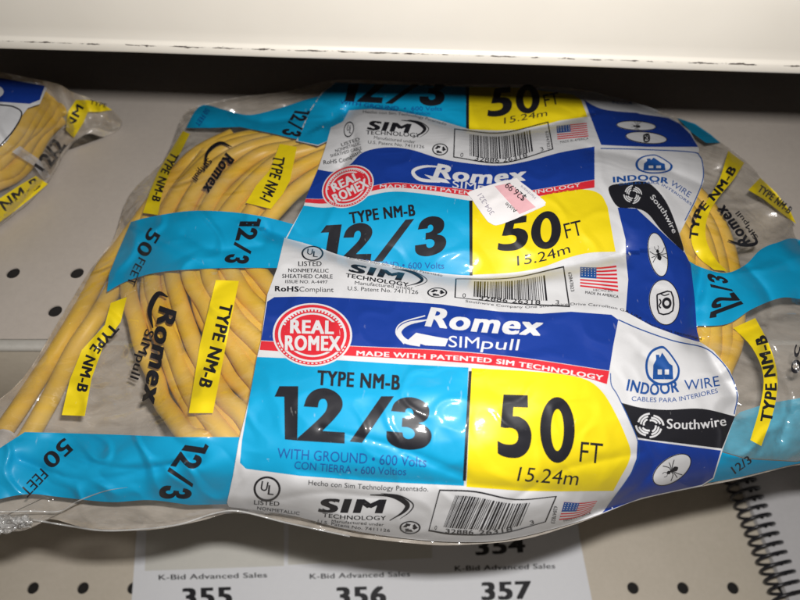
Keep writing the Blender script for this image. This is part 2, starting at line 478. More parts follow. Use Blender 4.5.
@piece('numeral')
def glyph(art, ch, top, bot, lv, mat):
    """top/bot: curve points of the top and the bottom of the glyph box"""
    w, loops = GL[ch]; W = curve_w(top, bot); L = []
    if ch == '0':
        A, B = loops; n = len(A)
        for i in range(n):
            j = (i+1) % n; art.poly([W(A[i][0]/w, A[i][1]), W(A[j][0]/w, A[j][1]), W(B[j][0]/w, B[j][1]), W(B[i][0]/w, B[i][1])], lv, mat)
        return
    for lp in loops:
        c = catmull(lp, True, 5) if len(lp[0]) > 2 else lp
        L.append([W(p[0]/w, p[1]) for p in c])
    art.poly(L, lv, mat)
@piece('lettering')
def number(art, s, top, bot, lv, mat, gap=.10, slashlap=.0):
    ws = [GL[c][0] for c in s]; tot = sum(ws) + gap * (len(s)-1); W = curve_w(top, bot); x = 0
    for c, w in zip(s, ws):
        a, b = x / tot, (x + w) / tot
        us = np.linspace(a, b, 4)
        glyph(art, c, [W(u, 1) for u in us], [W(u, 0) for u in us], lv, mat); x += w + gap

# ------------------------------------------------------------------ the bag: outline and height
OUT = [(-130,575),(-60,545),(0,533),(25,530),(50,519),(90,529),(150,530),(200,521),(235,513),(290,523),(350,536),(420,544),(460,545),(520,540),(570,526),(600,515),(640,500),(700,487),(740,479),(792,466),(850,455),(885,400),(880,320),(850,270),(800,243),(790,214),(770,188),(745,160),(720,142),(690,122),(640,106),(590,91),(520,85),(440,84),(340,80),(290,91),(240,97),(203,105),(184,114),(165,158),(130,194),(114,238),(90,270),(54,329),(23,378),(-18,415),(-90,490),(-130,540)]
OUTS = [tuple(p) for p in catmull(OUT, True, 4)]
CTRL = [
 (-120,560,.012),(-60,500,.020),(0,530,.014),(100,525,.010),(200,515,.010),(300,520,.010),(420,540,.008),(520,538,.008),(600,512,.010),(700,484,.012),(790,464,.016),(870,440,.015),
 (0,470,.026),(120,470,.038),(200,470,.050),(300,490,.046),(420,505,.042),(520,505,.040),(600,480,.042),(680,460,.038),(740,450,.030),(800,430,.028),
 (300,440,.064),(420,455,.066),(540,450,.066),(640,420,.058),(720,400,.046),(790,380,.038),(860,360,.024),
 (0,425,.024),(40,400,.026),(80,400,.024),(130,400,.030),(180,400,.046),(240,390,.060),(340,390,.074),(460,390,.078),(560,400,.076),
 (60,330,.025),(100,340,.024),(150,330,.036),(200,330,.050),(270,330,.062),(360,330,.072),(480,320,.076),(600,330,.070),(690,320,.055),(760,330,.044),(840,310,.026),
 (90,275,.023),(115,270,.026),(160,260,.042),(220,250,.052),(300,260,.058),(400,265,.064),(500,265,.066),(600,260,.064),(680,260,.056),(750,270,.046),(800,255,.032),
 (115,238,.023),(150,210,.036),(220,200,.046),(300,200,.056),(400,215,.070),(500,215,.072),(600,205,.066),(670,200,.056),(730,200,.044),(785,215,.026),
 (165,160,.026),(200,160,.036),(260,150,.044),(330,150,.056),(420,150,.062),(520,155,.064),(620,150,.058),(690,150,.046),(740,160,.026),
 (185,116,.024),(240,105,.030),(300,100,.038),(360,100,.046),(450,100,.050),(540,100,.050),(620,112,.042),(690,124,.026),(340,82,.036),(500,85,.038),
]
CREASES = [
 ([(270,232),(320,249),(360,261),(420,272),(470,278),(520,275),(570,266),(620,256)], .0085, 7, 1),
 ([(330,122),(360,108),(400,110),(440,121),(480,131),(530,130),(580,118)], .0075, 6, 1),
 ([(340,170),(352,150),(352,130),(345,112)], .004, 5, 0),
 ([(590,150),(640,160),(700,185)], .0025, 7, 0),
 ([(683,235),(700,270),(696,330),(735,400)], .005, 9, 0),
 ([(300,470),(380,478),(470,484),(560,490)], .0020, 7, 0),
 ([(600,515),(650,470),(640,430)], .003, 8, 0),
 ([(20,460),(80,480),(150,470),(200,455)], .003, 7, 0),
 ([(130,225),(215,270)], .0015, 5, 0),
 ([(710,260),(760,240),(800,200)], .005, 9, 0),
 ([(322,428),(395,446),(462,472)], .0011, 4, 0), ([(402,452),(466,478)], .0009, 3.5, 0), ([(512,500),(560,470),(640,452)], .0012, 5, 0),
 ([(250,505),(320,492),(380,497)], .0014, 4, 0), ([(60,452),(120,468),(200,462)], .0016, 4, 0), ([(100,300),(150,345),(160,400)], .0018, 5, 0),
 ([(185,235),(215,250),(262,246)], .0012, 4, 0), ([(640,355),(690,385),(730,380)], .0012, 5, 0), ([(200,120),(230,150),(228,190)], .0016, 5, 0), ([(230,110),(262,122),(300,118)], .0022, 5, 0),
 ([(740,260),(770,300),(765,350)], .0022, 5, 0), ([(770,350),(790,400),(780,440)], .003, 5, 0),
 ([(690,340),(745,330),(800,300)], .006, 9, 0),
]
def extra(X, Y):
    clear = np.clip((262 - X) / 60, 0, 1) + np.clip((X - 690) / 40, 0, 1) + np.clip((110 - Y) / 20, 0, 1)*.4 + np.clip((Y-490)/20,0,1)*.4
    return .62 + 1.25 * np.clip(clear, 0, 1)
BAG = Field(CTRL, CREASES, 1.0, 0.0, .010, OUTS, extra)

org = at(430, 330, 0.0); org[2] = 0.0
bag = empty('wire_bag', tuple(org), 'big clear and blue printed bag lying across the shelf edge with a price sticker', 'bag')

def film_body(field, outline, name, parent, bottom_z=.0015):
    a = Art(field); a.poly([tuple(p) for p in outline], 0, FILM)
    V = list(a.v); F = list(a.F); M = list(a.m)
    n = len(outline); cen = np.mean([field.pos(*p)[0] for p in outline], axis=0)
    rings = []
    for k, (inn, dz) in enumerate([(0, 0), (.012, .45), (.05, .85), (.12, 1.0)]):
        r = []
        for p in outline:
            q = field.pos(*p)[0].copy(); v = cen - q; v[2] = 0
            q = q + v * inn; q[2] = q[2] * (1 - dz) + bottom_z * dz
            r.append(len(V)); V.append(q)
        rings.append(r)
    for A, B in zip(rings, rings[1:]):
        for i in range(n):
            j = (i+1) % n; F.append([A[i], B[i], B[j], A[j]]); M.append(1)
    c = len(V); V.append(np.array([cen[0], cen[1], bottom_z]))
    for i in range(n): F.append([rings[-1][i], c, rings[-1][(i+1) % n]]); M.append(1)
    return link_mesh(name, V, F, [FILM, FILM_BACK], parent, M, None, True)
film = film_body(BAG, OUTS, 'clear_film', bag)

def tube(pts, radii, mat, name=None, parent=None, sides=10, cap=True, closed=False, V=None, F=None):
    V = [] if V is None else V; F = [] if F is None else F
    P = [np.array(p, float) for p in pts]; n = len(P); base = len(V); prev = None
    for i, p in enumerate(P):
        if closed: t = P[(i+1) % n] - P[i-1]
        else: t = P[min(i+1, n-1)] - P[max(i-1, 0)]
        t = t / (np.linalg.norm(t) + 1e-12)
        ref = np.array([0, 0, 1.0]) if prev is None else prev
        if abs(np.dot(t, ref)) > .98: ref = np.array([1.0, 0, 0])
        a = ref - t * np.dot(ref, t); a /= np.linalg.norm(a); b = np.cross(t, a); prev = a
        r = radii[i] if hasattr(radii, '__len__') else radii
        for k in range(sides):
            th = 2*math.pi*k/sides; V.append(p + (a*math.cos(th) + b*math.sin(th))*r)
    m = n if closed else n-1
    for i in range(m):
        for k in range(sides):
            A = base + i*sides; B = base + ((i+1) % n)*sides; q = (k+1) % sides
            F.append([A+k, B+k, B+q, A+q][::-1])
    if cap and not closed:
        F.append([base+k for k in range(sides)]); F.append([base+(n-1)*sides+k for k in range(sides)][::-1])
    if name: return link_mesh(name, V, F, mat, parent)
    return V, F

# printed labels ------------------------------------------------------
@piece('barcode')
def barcode(art, top, bot, lv, rng, digits):
    W = curve_w(top, bot)
    def q(u0, u1, v0, v1, m, l=lv):
        us = np.linspace(u0, u1, max(2, int((u1-u0)*14)+2))
        art.poly([W(u, v1) for u in us] + [W(u, v0) for u in us[::-1]], l, m)
    q(0, 1, .965, 1.0, BLACK); q(0, 1, 0, .035, BLACK); q(0, .012, .035, .965, BLACK); q(.988, 1, .035, .965, BLACK)
    u = .17
    while u < .80:
        w = rng.choice([.006, .006, .011, .016]); q(u, u+w, .15, .87, BLACK); u += w + rng.choice([.006, .008, .013])
    art.text(digits[0], [W(.07, .06), W(.10, .06)], 4, lv, BLACK)
    art.text(digits[1], [W(.22, .035), W(.34, .035), W(.47, .035)], 4, lv+1, BLACK, bold=.01)
    art.text(digits[2], [W(.51, .035), W(.62, .035), W(.75, .035)], 4, lv+1, BLACK, bold=.01)
    art.text(digits[3], [W(.88, .06), W(.91, .06)], 4, lv, BLACK)
def flag(art, top, bot, lv):
    W = curve_w(top, bot)
    for i in range(13):
        v1 = 1 - i/13; v0 = 1 - (i+1)/13
        us = np.linspace(0, 1, 6)
        art.poly([W(u, v1) for u in us] + [W(u, v0) for u in us[::-1]], lv, RED if i % 2 == 0 else WHITE)
    us = np.linspace(0, .45, 4)
    art.poly([W(u, 1) for u in us] + [W(u, 6/13) for u in us[::-1]], lv+1, NAVY)
    for i in range(5):
        for j in range(4):
            x, y = W(.05 + .0875*i, .93 - .115*j); art.ellipse(x, y, .5, .5, lv+2, WHITE, n=6)
@piece('logo')
def sim_logo(art, x0, y0, x1, y1, cap, lv, k=1.0):
    """SIM with a double crescent at its right"""
    d = np.array([x1-x0, y1-y0], float); L = np.linalg.norm(d); d /= L; u = np.array([d[1], -d[0]])
    P = lambda a, b: tuple(np.array([x0, y0]) + d*a*L + u*b*cap)
    art.text('SIM', [P(0, 0), P(.80, 0)], cap*.86, lv, BLACK, bold=.055, shear=.30)
    art.stroke([P(.66, 1.18), P(.95, 1.12), P(1.14, .62), P(1.10, .1), P(.92, -.5)], cap*.24, lv, BLACK, taper=lambda t: .25 + 1.2*math.sin(math.pi*min(1, t*1.05))**1.5)
    art.stroke([P(.80, 1.30), P(1.05, 1.15), P(1.22, .62), P(1.18, .1), P(1.05, -.4)], cap*.07, lv, BLACK, taper=lambda t: .3+math.sin(math.pi*t))
@piece('round_mark')
def ul(art, cx, cy, rx, ry, lv, rot=0):
    art.ellipse(cx, cy, rx, ry, lv, BLACK, rot, hole=(rx*.84, ry*.84))
    art.text('U', [(cx-rx*.5, cy+ry*.1), (cx-.02*rx, cy+ry*.2)], ry*.75, lv, BLACK, bold=.02)
    art.text('L', [(cx+rx*.05, cy+ry*.45), (cx+rx*.45, cy+ry*.5)], ry*.75, lv, BLACK, bold=.02)
@piece('recycling_mark')
def recycle(art, cx, cy, rx, ry, lv):
    art.ellipse(cx, cy, rx, ry, lv, BLACK, 0, hole=(rx*.84, ry*.84))
    for k in range(3):
        a = k*2*math.pi/3 - .9
        pt = lambda r, t: (cx + rx*r*math.cos(t), cy + ry*r*math.sin(t))
        art.poly([pt(.35, a), pt(.70, a), pt(.70, a+.9), pt(.35, a+.9)], lv, BLACK)
        art.poly([pt(.18, a+.9), pt(.82, a+.9), pt(.5, a+1.6)], lv, BLACK)
@piece('round_seal')
def badge(art, cx, cy, rx, ry, lv, rot=0.0, tb=None):
    art.ellipse(cx, cy, rx, ry, lv, WHITE, rot, n=56)
    art.ellipse(cx, cy, rx*.95, ry*.95, lv+1, RED, rot, hole=(rx*.70, ry*.70), n=56)
    art.ellipse(cx, cy, rx*.64, ry*.64, lv+1, RED, rot, n=56)
    art.ellipse(cx, cy, rx*.86, ry*.86, lv+2, WHITE, rot, hole=(rx*.80, ry*.80), n=56)
    c, s = math.cos(rot), math.sin(rot)
    P = lambda a, b: (cx + a*rx*c - b*ry*s, cy + a*rx*s + b*ry*c)
    # words stand larger than the red disc
    art.poly([P(-.66,-.42), P(.64,-.42), P(.70,.02), P(.74,.52), P(-.72,.52), P(-.70,.02)], lv+3, RED)
    art.text('REAL', [P(-.54, -.04), P(.52, -.05)], ry*.40, lv+4, WHITE, bold=.055)
    art.text('ROMEX', [P(-.66, .50), P(.70, .47)], ry*.44, lv+4, WHITE, bold=.055)
    n = 22
    for k in range(n):       # small lettering round the rim reads as dashes at this size
        a = math.pi*(.12 + .76*k/(n-1))
        e = lambda r, t: P(r*math.cos(t), r*math.sin(t))
        art.poly([e(.92, a), e(.92, a+.06), e(.885, a+.06), e(.885, a)], lv+3, WHITE)
        a = -a
        art.poly([e(.80, a), e(.80, a+.06), e(.74, a+.06), e(.74, a)], lv+3, WHITE)
@piece('logo')
def romex_logo(art, base, cap, lv, mat, swoosh, box, sim_base, sim_cap):
    art.text('Romex', base, cap, lv, mat, bold=.045, shear=.22)
    art.stroke(swoosh, cap*.22, lv, mat, taper=lambda t: .25+math.sin(math.pi*t*.8))
    if box: art.poly(box, lv+1, mat)
    n = len('SIM'); b0, b1 = np.array(sim_base[0], float), np.array(sim_base[-1], float); d = b1-b0
    art.text('SIM', [tuple(b0), tuple(b0+d*.44)], sim_cap, lv, mat, bold=.0)
    art.text('pull', [tuple(b0+d*.47), tuple(b1)], sim_cap, lv, mat, bold=.0, shear=.15)
@piece('house_emblem')
def house(art, cx, cy, rx, ry, lv, lean=0.0):
    pts = [(0,-1.0),(.30,-.86),(.72,-.35),(.98,.15),(.86,.68),(.45,.95),(0,1.02),(-.45,.95),(-.86,.62),(-.97,.1),(-.86,-.4),(-.55,-.8)]
    f = lambda k: [(cx + a*rx*k + lean*b*ry*k, cy + b*ry*k) for a, b in pts]
    art.smooth(f(1), lv, NAVY); art.smooth(f(.87), lv+1, WHITE)
    H = [(-.62,.70),(-.55,-.02),(-.36,-.30),(-.36,-.55),(-.16,-.55),(-.14,-.40),(.02,-.66),(.42,-.10),(.60,.0),(.60,.70)]
    art.poly([(cx+a*rx*.95+lean*b*ry, cy+b*ry) for a, b in H], lv+2, NAVY)
    for a in (-.28, .12):
        art.poly([(cx+(a+p)*rx, cy+q*ry) for p, q in [(0,.20),(.24,.20),(.24,.46),(0,.46)]], lv+3, WHITE)
def ant(art, cx, cy, s, rot, lv):
    P = lambda a, b: (cx + s*(a*math.cos(rot)-b*math.sin(rot)), cy + s*(a*math.sin(rot)+b*math.cos(rot)))
    for c, r in ((-.5, .20), (-.15, .15), (.32, .28)): art.smooth([P(c-r*1.3, 0), P(c, r), P(c+r*1.3, 0), P(c, -r)], lv, BLACK)
    for sgn in (-1, 1):
        for a, b in ((-.3, -.75), (-.1, .05), (.1, .7)):
            art.stroke([P(a*.5-.1, 0), P(a+.1, .45*sgn), P(b, .95*sgn)], s*.09, lv, BLACK, n=2)
        art.stroke([P(-.6, 0), P(-.9, .25*sgn), P(-1.2, .2*sgn)], s*.06, lv, BLACK, n=2)
def spool(art, cx, cy, rx, ry, lv):
    P = lambda a, b: (cx+a*rx, cy+b*ry)
    art.stroke([P(-.62,-.45), P(.55,-.62), P(.68,.5), P(-.45,.65), P(-.62,-.45)], 1.6, lv, BLACK, n=3)
    art.ellipse(cx+rx*.18, cy+ry*.05, rx*.40, ry*.34, lv+1, BLACK, 0, hole=(rx*.20, ry*.16))
    art.stroke([P(-.4,-.2), P(-.3,.0), P(-.45,.2), P(-.3,.35)], 1.4, lv, BLACK, n=3)
    art.stroke([P(-.3,-.5), P(0,-.4), P(.4,-.5)], 1.2, lv, BLACK, n=3)
@piece('swirl_emblem')
def swirl(art, cx, cy, rx, ry, lv, mat):
    for k in range(4):
        for j in range(3):
            a0 = k*math.pi/2 + j*.16; r = .42 + .22*j
            pts = [(cx+rx*(r+.12*t)*math.cos(a0+1.25*t), cy+ry*(r+.12*t)*math.sin(a0+1.25*t)) for t in (0, .35, .7, 1)]
            art.stroke(pts, rx*.13, lv, mat, n=3)

@piece('oval_emblem')
def oval(art, cx, cy, rx, ry, rot, lv, kind, size, arot=0.0):
    art.ellipse(cx, cy, rx, ry, lv, WHITE, rot)
    art.ellipse(cx, cy, rx, ry, lv+1, BLACK, rot, hole=(rx-.9, ry-.9))
    if kind == 'ant': ant(art, cx+.8, cy+.6, size, arot, lv+1)
    else: spool(art, cx, cy, size, size*1.4, lv+1)
@piece('outline')
def outline(art, pts, w, lv, mat): art.stroke(pts, w, lv, mat, n=6)
@piece('divider')
def divider(art, pts, lv): art.poly(pts, lv, BLACK)
rng = random.Random(4)
def label_obj(pts, lv, mat=WHITE, label=None):
    a = Art(BAG); a.poly(pts, lv, mat); return a.build('printed_label', bag, label)
def panel(name, parent, lv, mat, pts):
    a = Art(BAG); a.poly(pts, lv, mat); return a.build(name, parent)

# --- rearmost label (half in the shadow of the upper shelf)
L = 1
lab1 = label_obj([(336,82),(440,86),(520,87),(584,92),(594,92),(640,108),(672,118),(690,131),(699,149),(699,152),(600,152),(590,150),(560,146),(466,140),(352,134),(330,140),(318,146),(296,141),(310,110),(322,92)], L)
panel('cyan_panel', lab1, L+1, CYAN, [(336,83),(400,85),(466,87),(466,141),(352,135),(330,140),(318,145),(298,141),(310,112),(322,94)])
panel('yellow_panel', lab1, L+1, YEL, [(469,87),(520,88),(573,95),(581,100),(588,118),(588,124),(560,135),(469,140)])
panel('blue_panel', lab1, L+1, BLUE, [(583,97),(600,100),(640,114),(668,118),(680,124),(690,134),(698,147),(640,147),(601,145),(590,116)])
a = Art(BAG)
divider(a, [(466,87),(469,87),(469,140),(466,140)], L+2)
a.ymin = 84.5
number(a, '12/3', [(343,74),(395,76),(446,78)], [(338,101),(390,104),(444,106)], L+2, BLACK, .08)
a.ymin = None
number(a, '50', [(491,89),(538,84)], [(487,117),(541,112)], L+2, BLACK, .10)
a.text('FT', [(545,107),(560,104)], 12, L+2, BLACK)
a.text('15.24m', [(504,124),(547,116)], 6, L+2, BLACK, shear=.2)
a.text('WITH GROUND  •  600 Volts', [(340,104),(390,110),(442,111)], 4, L+2, BLUE)
a.text('CON TIERRA • 600 Voltios', [(372,110),(400,114),(430,115)], 3, L+2, BLUE)
a.build('lettering', lab1)
a = Art(BAG)
a.smooth([(583,98),(600,96),(625,100),(648,107),(658,112),(640,113),(612,111),(596,107)], L+2, WHITE)
a.text('INDOOR', [(612,104),(632,105)], 3, L+3, NAVY)
oval(a, 636,126,20,5,.06, L+2, 'ant', 5, .1); oval(a, 646,138,21,6,.10, L+2, 'spool', 4)
a.build('emblem', lab1)
panel('cyan_panel', lab1, L+1, CYAN, [(677,118),(695,124),(711,135),(720,143),(706,143),(692,133)])

# --- middle label
L = 6
lab2 = label_obj([(349,111),(343,122),(331,128),(325,150),(318,170),(306,199),(304,206),(284,242),(300,272),(460,290),(600,290),(640,332),(699,344),(696,330),(694,300),(690,265),(684,252),(679,234),(685,222),(695,202),(703,182),(703,165),(699,155),(690,150),(640,147),(600,146),(592,122),(588,117),(560,121),(545,125),(520,130),(497,131),(470,130),(430,118),(400,112),(370,109.5)], L, label='middle printed label of the bag with the price sticker')
panel('blue_band', lab2, L+1, BLUE, [tuple(p) for p in catmull([(318,170),(335,172),(350,165),(363,153),(385,148),(410,150),(440,159),(470,164),(500,166),(530,161),(560,153),(594,147)])] + [tuple(p) for p in catmull([(594,180),(560,186),(520,192),(490,192),(460,189),(430,186),(395,183),(370,187),(345,195),(325,199),(306,199)])])
panel('red_stripe', lab2, L+1, RED, [tuple(p) for p in catmull([(306,199.3),(325,199.3),(345,195.3),(370,187.3),(395,183.3),(430,186.3),(460,189.3),(490,192.3),(520,192.3),(560,186.3),(594,180.3)])] + [tuple(p) for p in catmull([(594,188),(560,193),(520,199),(490,199),(460,195),(430,191),(395,188),(370,192),(345,200),(325,204),(305,203)])])
panel('cyan_panel', lab2, L+1, CYAN, [tuple(p) for p in catmull([(304,206),(325,208),(345,205),(370,196),(395,192),(430,195),(469,201)])] + [(471,280),(380,275),(300,262),(285,243)])
panel('yellow_panel', lab2, L+1, YEL, [tuple(p) for p in catmull([(472,201),(500,203),(530,199),(560,192),(585,190),(600,195),(607,207)])] + [(611,230),(615,252)] + [tuple(p) for p in catmull([(615,252),(590,253),(568,258),(540,268),(510,273),(472,275)])])
panel('blue_panel', lab2, L+1, BLUE, [(617,208),(636,209),(650,222),(665,236),(676,246),(684,253),(690,265),(694,300),(696,330),(699,342),(680,338),(650,327),(624,312),(626,280),(625,240)])
panel('black_band', lab2, L+1, BLACK, [tuple(p) for p in catmull([(608,188),(625,183.5),(643,182),(655,189),(667,205),(677,230),(683,251),(674,244),(660,230),(647,214),(634,208.5),(617,207)], True)])
a = Art(BAG)
divider(a, [(469,201),(472.3,201),(472.3,279),(469.5,279)], L+2)
number(a, '12/3', [(322,226),(385,222),(446,216)], [(316,262),(380,262),(446,253)], L+2, BLACK, .06)
number(a, '50', [(501,220),(560,210)], [(497,251),(561,248)], L+2, BLACK, .06)
a.text('FT', [(566,239),(583,235)], 15, L+2, BLACK)
a.text('15.24m', [(517,266),(545,261),(570,253)], 9.5, L+2, BLACK, bold=.005, shear=.12)
a.text('TYPE NM-B', [(351,224),(385,219),(415,216)], 11, L+2, BLACK, bold=.05)
a.text('WITH GROUND • 600 Volts', [(330,262),(390,268),(444,269)], 6, L+2, NAVY)
# upper strip
a.text('Hecho con Sim Technology Patentado', [(363,113.5),(410,117),(446,126)], 2.6, L+2, BLACK)
sim_logo(a, 368, 130, 417, 134, 10, L+2)
a.text('TECHNOLOGY', [(366,135),(390,136),(420,138)], 4, L+2, BLACK, bold=.02)
a.text('Manufactured under', [(374,139.5),(415,144)], 3, L+2, BLACK)
a.text('U.S. Patent No. 7411126', [(368,144),(424,149)], 3, L+2, BLACK)
recycle(a, 440, 150, 8, 6, L+2)
ul(a, 349, 130, 5, 8, L+2, .2)
a.text('LISTED', [(342,147),(360,141)], 3.2, L+2, BLACK, bold=.02)
a.text('NONMETALLIC', [(336,153),(361,145)], 3, L+2, BLACK, bold=.01)
a.text('SHEATHED CABLE', [(331,158),(362,150)], 3, L+2, BLACK, bold=.01)
a.text('RoHS Compliant', [(324,165),(345,162),(362,153)], 4, L+2, BLACK, bold=.02)
a.text('62847823', [(545,132),(547,150)], 3, L+2, BLACK)
a.text('MADE IN AMERICA', [(560,144),(588,140)], 2.4, L+2, BLACK)
a.text('Southwire', [(649,198),(661,213),(672,234)], 5, L+3, WHITE, bold=.01)
a.build('lettering', lab2)
a = Art(BAG); barcode(a, [(454,129),(500,133),(548,122)], [(453,158),(502,164),(553,150)], L+2, rng, ('0', '32886', '26318', '3')); a.build('barcode', lab2)
a = Art(BAG); flag(a, [(556,126.5),(586,123.5)], [(557,140),(588,137)], L+2); a.build('flag', lab2)
a = Art(BAG); badge(a, 348, 187, 27, 20, L+2, -.45); a.build('round_seal', lab2)
a = Art(BAG)
romex_logo(a, [(434,177),(480,184),(524,181)], 13, L+2, WHITE, [(446,168),(425,167),(413,172),(420,180),(440,182)], [(424,175),(446,180),(450,184),(434,182)], [(452,188),(505,193)], 7)
a.text('MADE WITH PATENTED SIM TECHNOLOGY', [(380,188.5),(420,189.5),(470,195),(520,196),(580,187)], 3.5, L+2, WHITE, bold=.02)
swirl(a, 632, 195, 9, 9, L+2, WHITE)
a.build('logo', lab2)
a = Art(BAG)
house(a, 653, 164.5, 19, 9.5, L+2, .1)
a.text('INDOOR', [(613,183),(640,181),(667,184)], 5.5, L+2, NAVY, bold=.045)
a.text('WIRE', [(669,185),(688,198)], 5.5, L+2, NAVY)
a.text('CABLES PARA INTERIORES', [(618,186),(645,184.5),(662,187),(690,206)], 2.4, L+3, NAVY)
oval(a, 657,255,9.5,22.5,-.20, L+2, 'ant', 8, 1.3)
oval(a, 663.5,302.5,15.3,23,-.12, L+2, 'spool', 12)
outline(a, [(600,149),(640,150),(690,152.5),(699,157),(702,166),(702,180),(695,199),(684,221)], 1.0, L+2, NAVY)
a.build('emblem', lab2)

# --- front label
L = 13
lab3 = label_obj([tuple(p) for p in catmull([(285,238.5),(302,243),(320,248.5),(345,257),(380,263),(420,271),(470,276),(520,274),(560,268),(600,259),(617,253)])] +
  [(625,260),(627,280),(624.5,312),(650,326),(680,337),(700,343),(712,351),(728,370),(737,395),(733,416),(721,449),(712,478)] + [tuple(p) for p in catmull([(700,485.5),(640,498.5),(600,513),(570,523),(520,536),(480,541),(420,539),(350,529),(290,514),(245,508),(230,506)])] +
  [(228,502),(234,475),(240,440),(250,400),(258,357),(262,340),(268,295),(278,268)], L, label='front printed label of the bag facing the camera')
panel('blue_band', lab3, L+1, BLUE, [(268,302),(275,297.5),(300,297),(330,297.5),(380,300.5),(440,304.5),(470,308.5),(500,312),(540,314),(570,312),(610,315),(617,320),(612,345),(608,370.5)] + [tuple(p) for p in catmull([(608,370.5),(520,357.5),(440,350),(345,345.5),(262,340.5)])])
panel('red_stripe', lab3, L+1, RED, [tuple(p) for p in catmull([(262,341),(345,346),(440,350.5),(520,358),(608,371)])] + [tuple(p) for p in catmull([(605.5,384),(580,377),(520,368.5),(440,361),(345,355.5),(260.5,350)])])
panel('cyan_panel', lab3, L+1, CYAN, [(258,357),(345,360.5),(400,364),(468,367.5),(463.5,485)] + [(380,481),(300,475),(247,468),(241,462),(243,440),(250,400)])
panel('yellow_panel', lab3, L+1, YEL, [(471,368)] + [tuple(p) for p in catmull([(520,370.5),(560,374),(586,380),(602,393),(615,415),(624,435),(629,450),(627,462),(619,477),(612,490)])] + [(560,490.5),(520,490),(466,486)])
panel('blue_panel', lab3, L+1, BLUE, [(636,439),(680,445),(719,450),(711,477),(700,484),(640,497),(601,512),(612,498),(628,476),(635,458)])
panel('black_band', lab3, L+1, BLACK, [(619,402)] + [tuple(p) for p in catmull([(620,402.5),(640,407.5),(665,409.5),(700,408.5),(733,416)])] + [(720,448),(680,443),(650,439.5),(636,437),(630,424)])
a = Art(BAG)
divider(a, [(468.3,371),(471.3,371),(465.5,480),(462.3,480)], L+2)
glyph(a, '1', [(275,386),(299,386)], [(277,438),(298,440)], L+2, BLACK)
glyph(a, '2', [(306,387),(346,390)], [(298,440),(345,443)], L+2, BLACK)
glyph(a, '/', [(343,396),(394,396)], [(350,441),(400,446)], L+2, BLACK)
glyph(a, '3', [(390,396),(432,400)], [(385,446),(431,450)], L+2, BLACK)
glyph(a, '5', [(496,394),(530,395)], [(497,455),(531,457)], L+2, BLACK)
glyph(a, '0', [(539,397),(574,399)], [(539,460),(573,462)], L+2, BLACK)
a.text('FT', [(578,461),(600,463)], (20), L+2, BLACK, bold=.0)
a.text('15.24m', [(516,480),(576,484.5)], 14, L+2, BLACK, bold=.006, shear=.15)
a.text('TYPE NM-B', [(318,384.5),(399,389.5)], 14, L+2, BLACK, bold=.05)
a.text('WITH GROUND • 600 Volts', [(278,457.5),(350,462),(426,466.5)], 10, L+2, NAVY)
a.text('CON TIERRA • 600 Voltios', [(295,468),(350,472.5),(406,474.5)], 7.5, L+2, NAVY)
# strip above
ul(a, 313, 254, 11, 7.5, L+2)
a.text('LISTED', [(299,266.5),(322,266.5)], 4.6, L+2, BLACK, bold=.02)
a.text('NONMETALLIC', [(289,272.6),(329,273)], 3.6, L+2, BLACK, bold=.02)
a.text('SHEATHED CABLE', [(283,278.5),(333,279)], 3.9, L+2, BLACK, bold=.02)
a.text('ISSUE NO. A-4497', [(286,283.5),(328,284)], 3.0, L+2, BLACK, bold=.01)
a.text('RoHS', [(276,291.5),(299,292)], 5.0, L+2, BLACK, bold=.045)
a.text('Compliant', [(300,292),(334,292.5)], 4.8, L+2, BLACK)
a.text('Fabricado bajo Sim Technology Patentado', [(347,258.5),(390,267),(442,277)], 2.2, L+2, BLACK)
sim_logo(a, 350, 272, 412, 283, 9.0, L+2)
a.text('TECHNOLOGY', [(346,277.5),(380,283),(408,287)], 3.8, L+2, BLACK, bold=.035)
a.text('Manufactured under', [(355,284.8),(385,287.5),(413,290.5)], 3.4, L+2, BLACK)
a.text('U.S. Patent No. 7411126', [(348,290.5),(385,292.5),(418,294.5)], 3.8, L+2, BLACK)
recycle(a, 437, 293, 10, 5, L+2)
a.text('62847823', [(567,273),(570,292)], 3.4, L+2, BLACK, bold=.02)
a.text('HECHO EN', [(592,291.5),(611,292.5)], 2.3, L+2, BLACK)
a.text('MADE IN AMERICA', [(584,294),(600,296),(617,298.5)], 2.6, L+2, BLACK, bold=.02)
a.text('Southwire Company One Southwire Drive Carrollton GA USA, hecho con tecnologia', [(465,302.5),(520,308.5),(575,305.5),(620,311),(655,328),(700,340)], 2.4, L+2, BLACK)
# bottom strip
ul(a, 268, 488, 13.5, 12.5, L+2)
a.text('LISTED', [(255,503.5),(280,505)], 4.2, L+2, BLACK, bold=.02)
a.text('NONMETALLIC', [(258,508.5),(300,514)], 3.0, L+2, BLACK, bold=.01)
a.text('Hecho con Sim Technology Patentado.', [(309,484),(370,488.5),(428,490.5)], 4.8, L+2, BLACK, bold=.005)
sim_logo(a, 320, 511, 396, 512, 15, L+2)
a.text('TECHNOLOGY', [(323,516),(350,518.5),(386,519)], 4, L+2, BLACK, bold=.02)
a.text('Manufactured under', [(332,521.5),(384,525)], 2.8, L+2, BLACK)
a.text('U.S. Patent No. 7411126', [(318,521.5),(350,527),(390,531)], 2.8, L+2, BLACK)
recycle(a, 410, 526.5, 10.5, 6.5, L+2)
a.text('62847823', [(553,505),(550,522)], 3.8, L+2, BLACK)
a.text('MADE IN AMERICA', [(563,521),(590,513)], 2.2, L+2, BLACK)
a.text('Southwire', [(665,428),(695,428.5),(724,425)], 9.5, L+3, WHITE, bold=.02)
a.text('INDOOR', [(625,390),(650,394.5),(677,391.5)], 11, L+2, NAVY, bold=.035)
a.text('WIRE', [(683,390),(700,388.5),(718,385.5)], 10, L+2, NAVY)
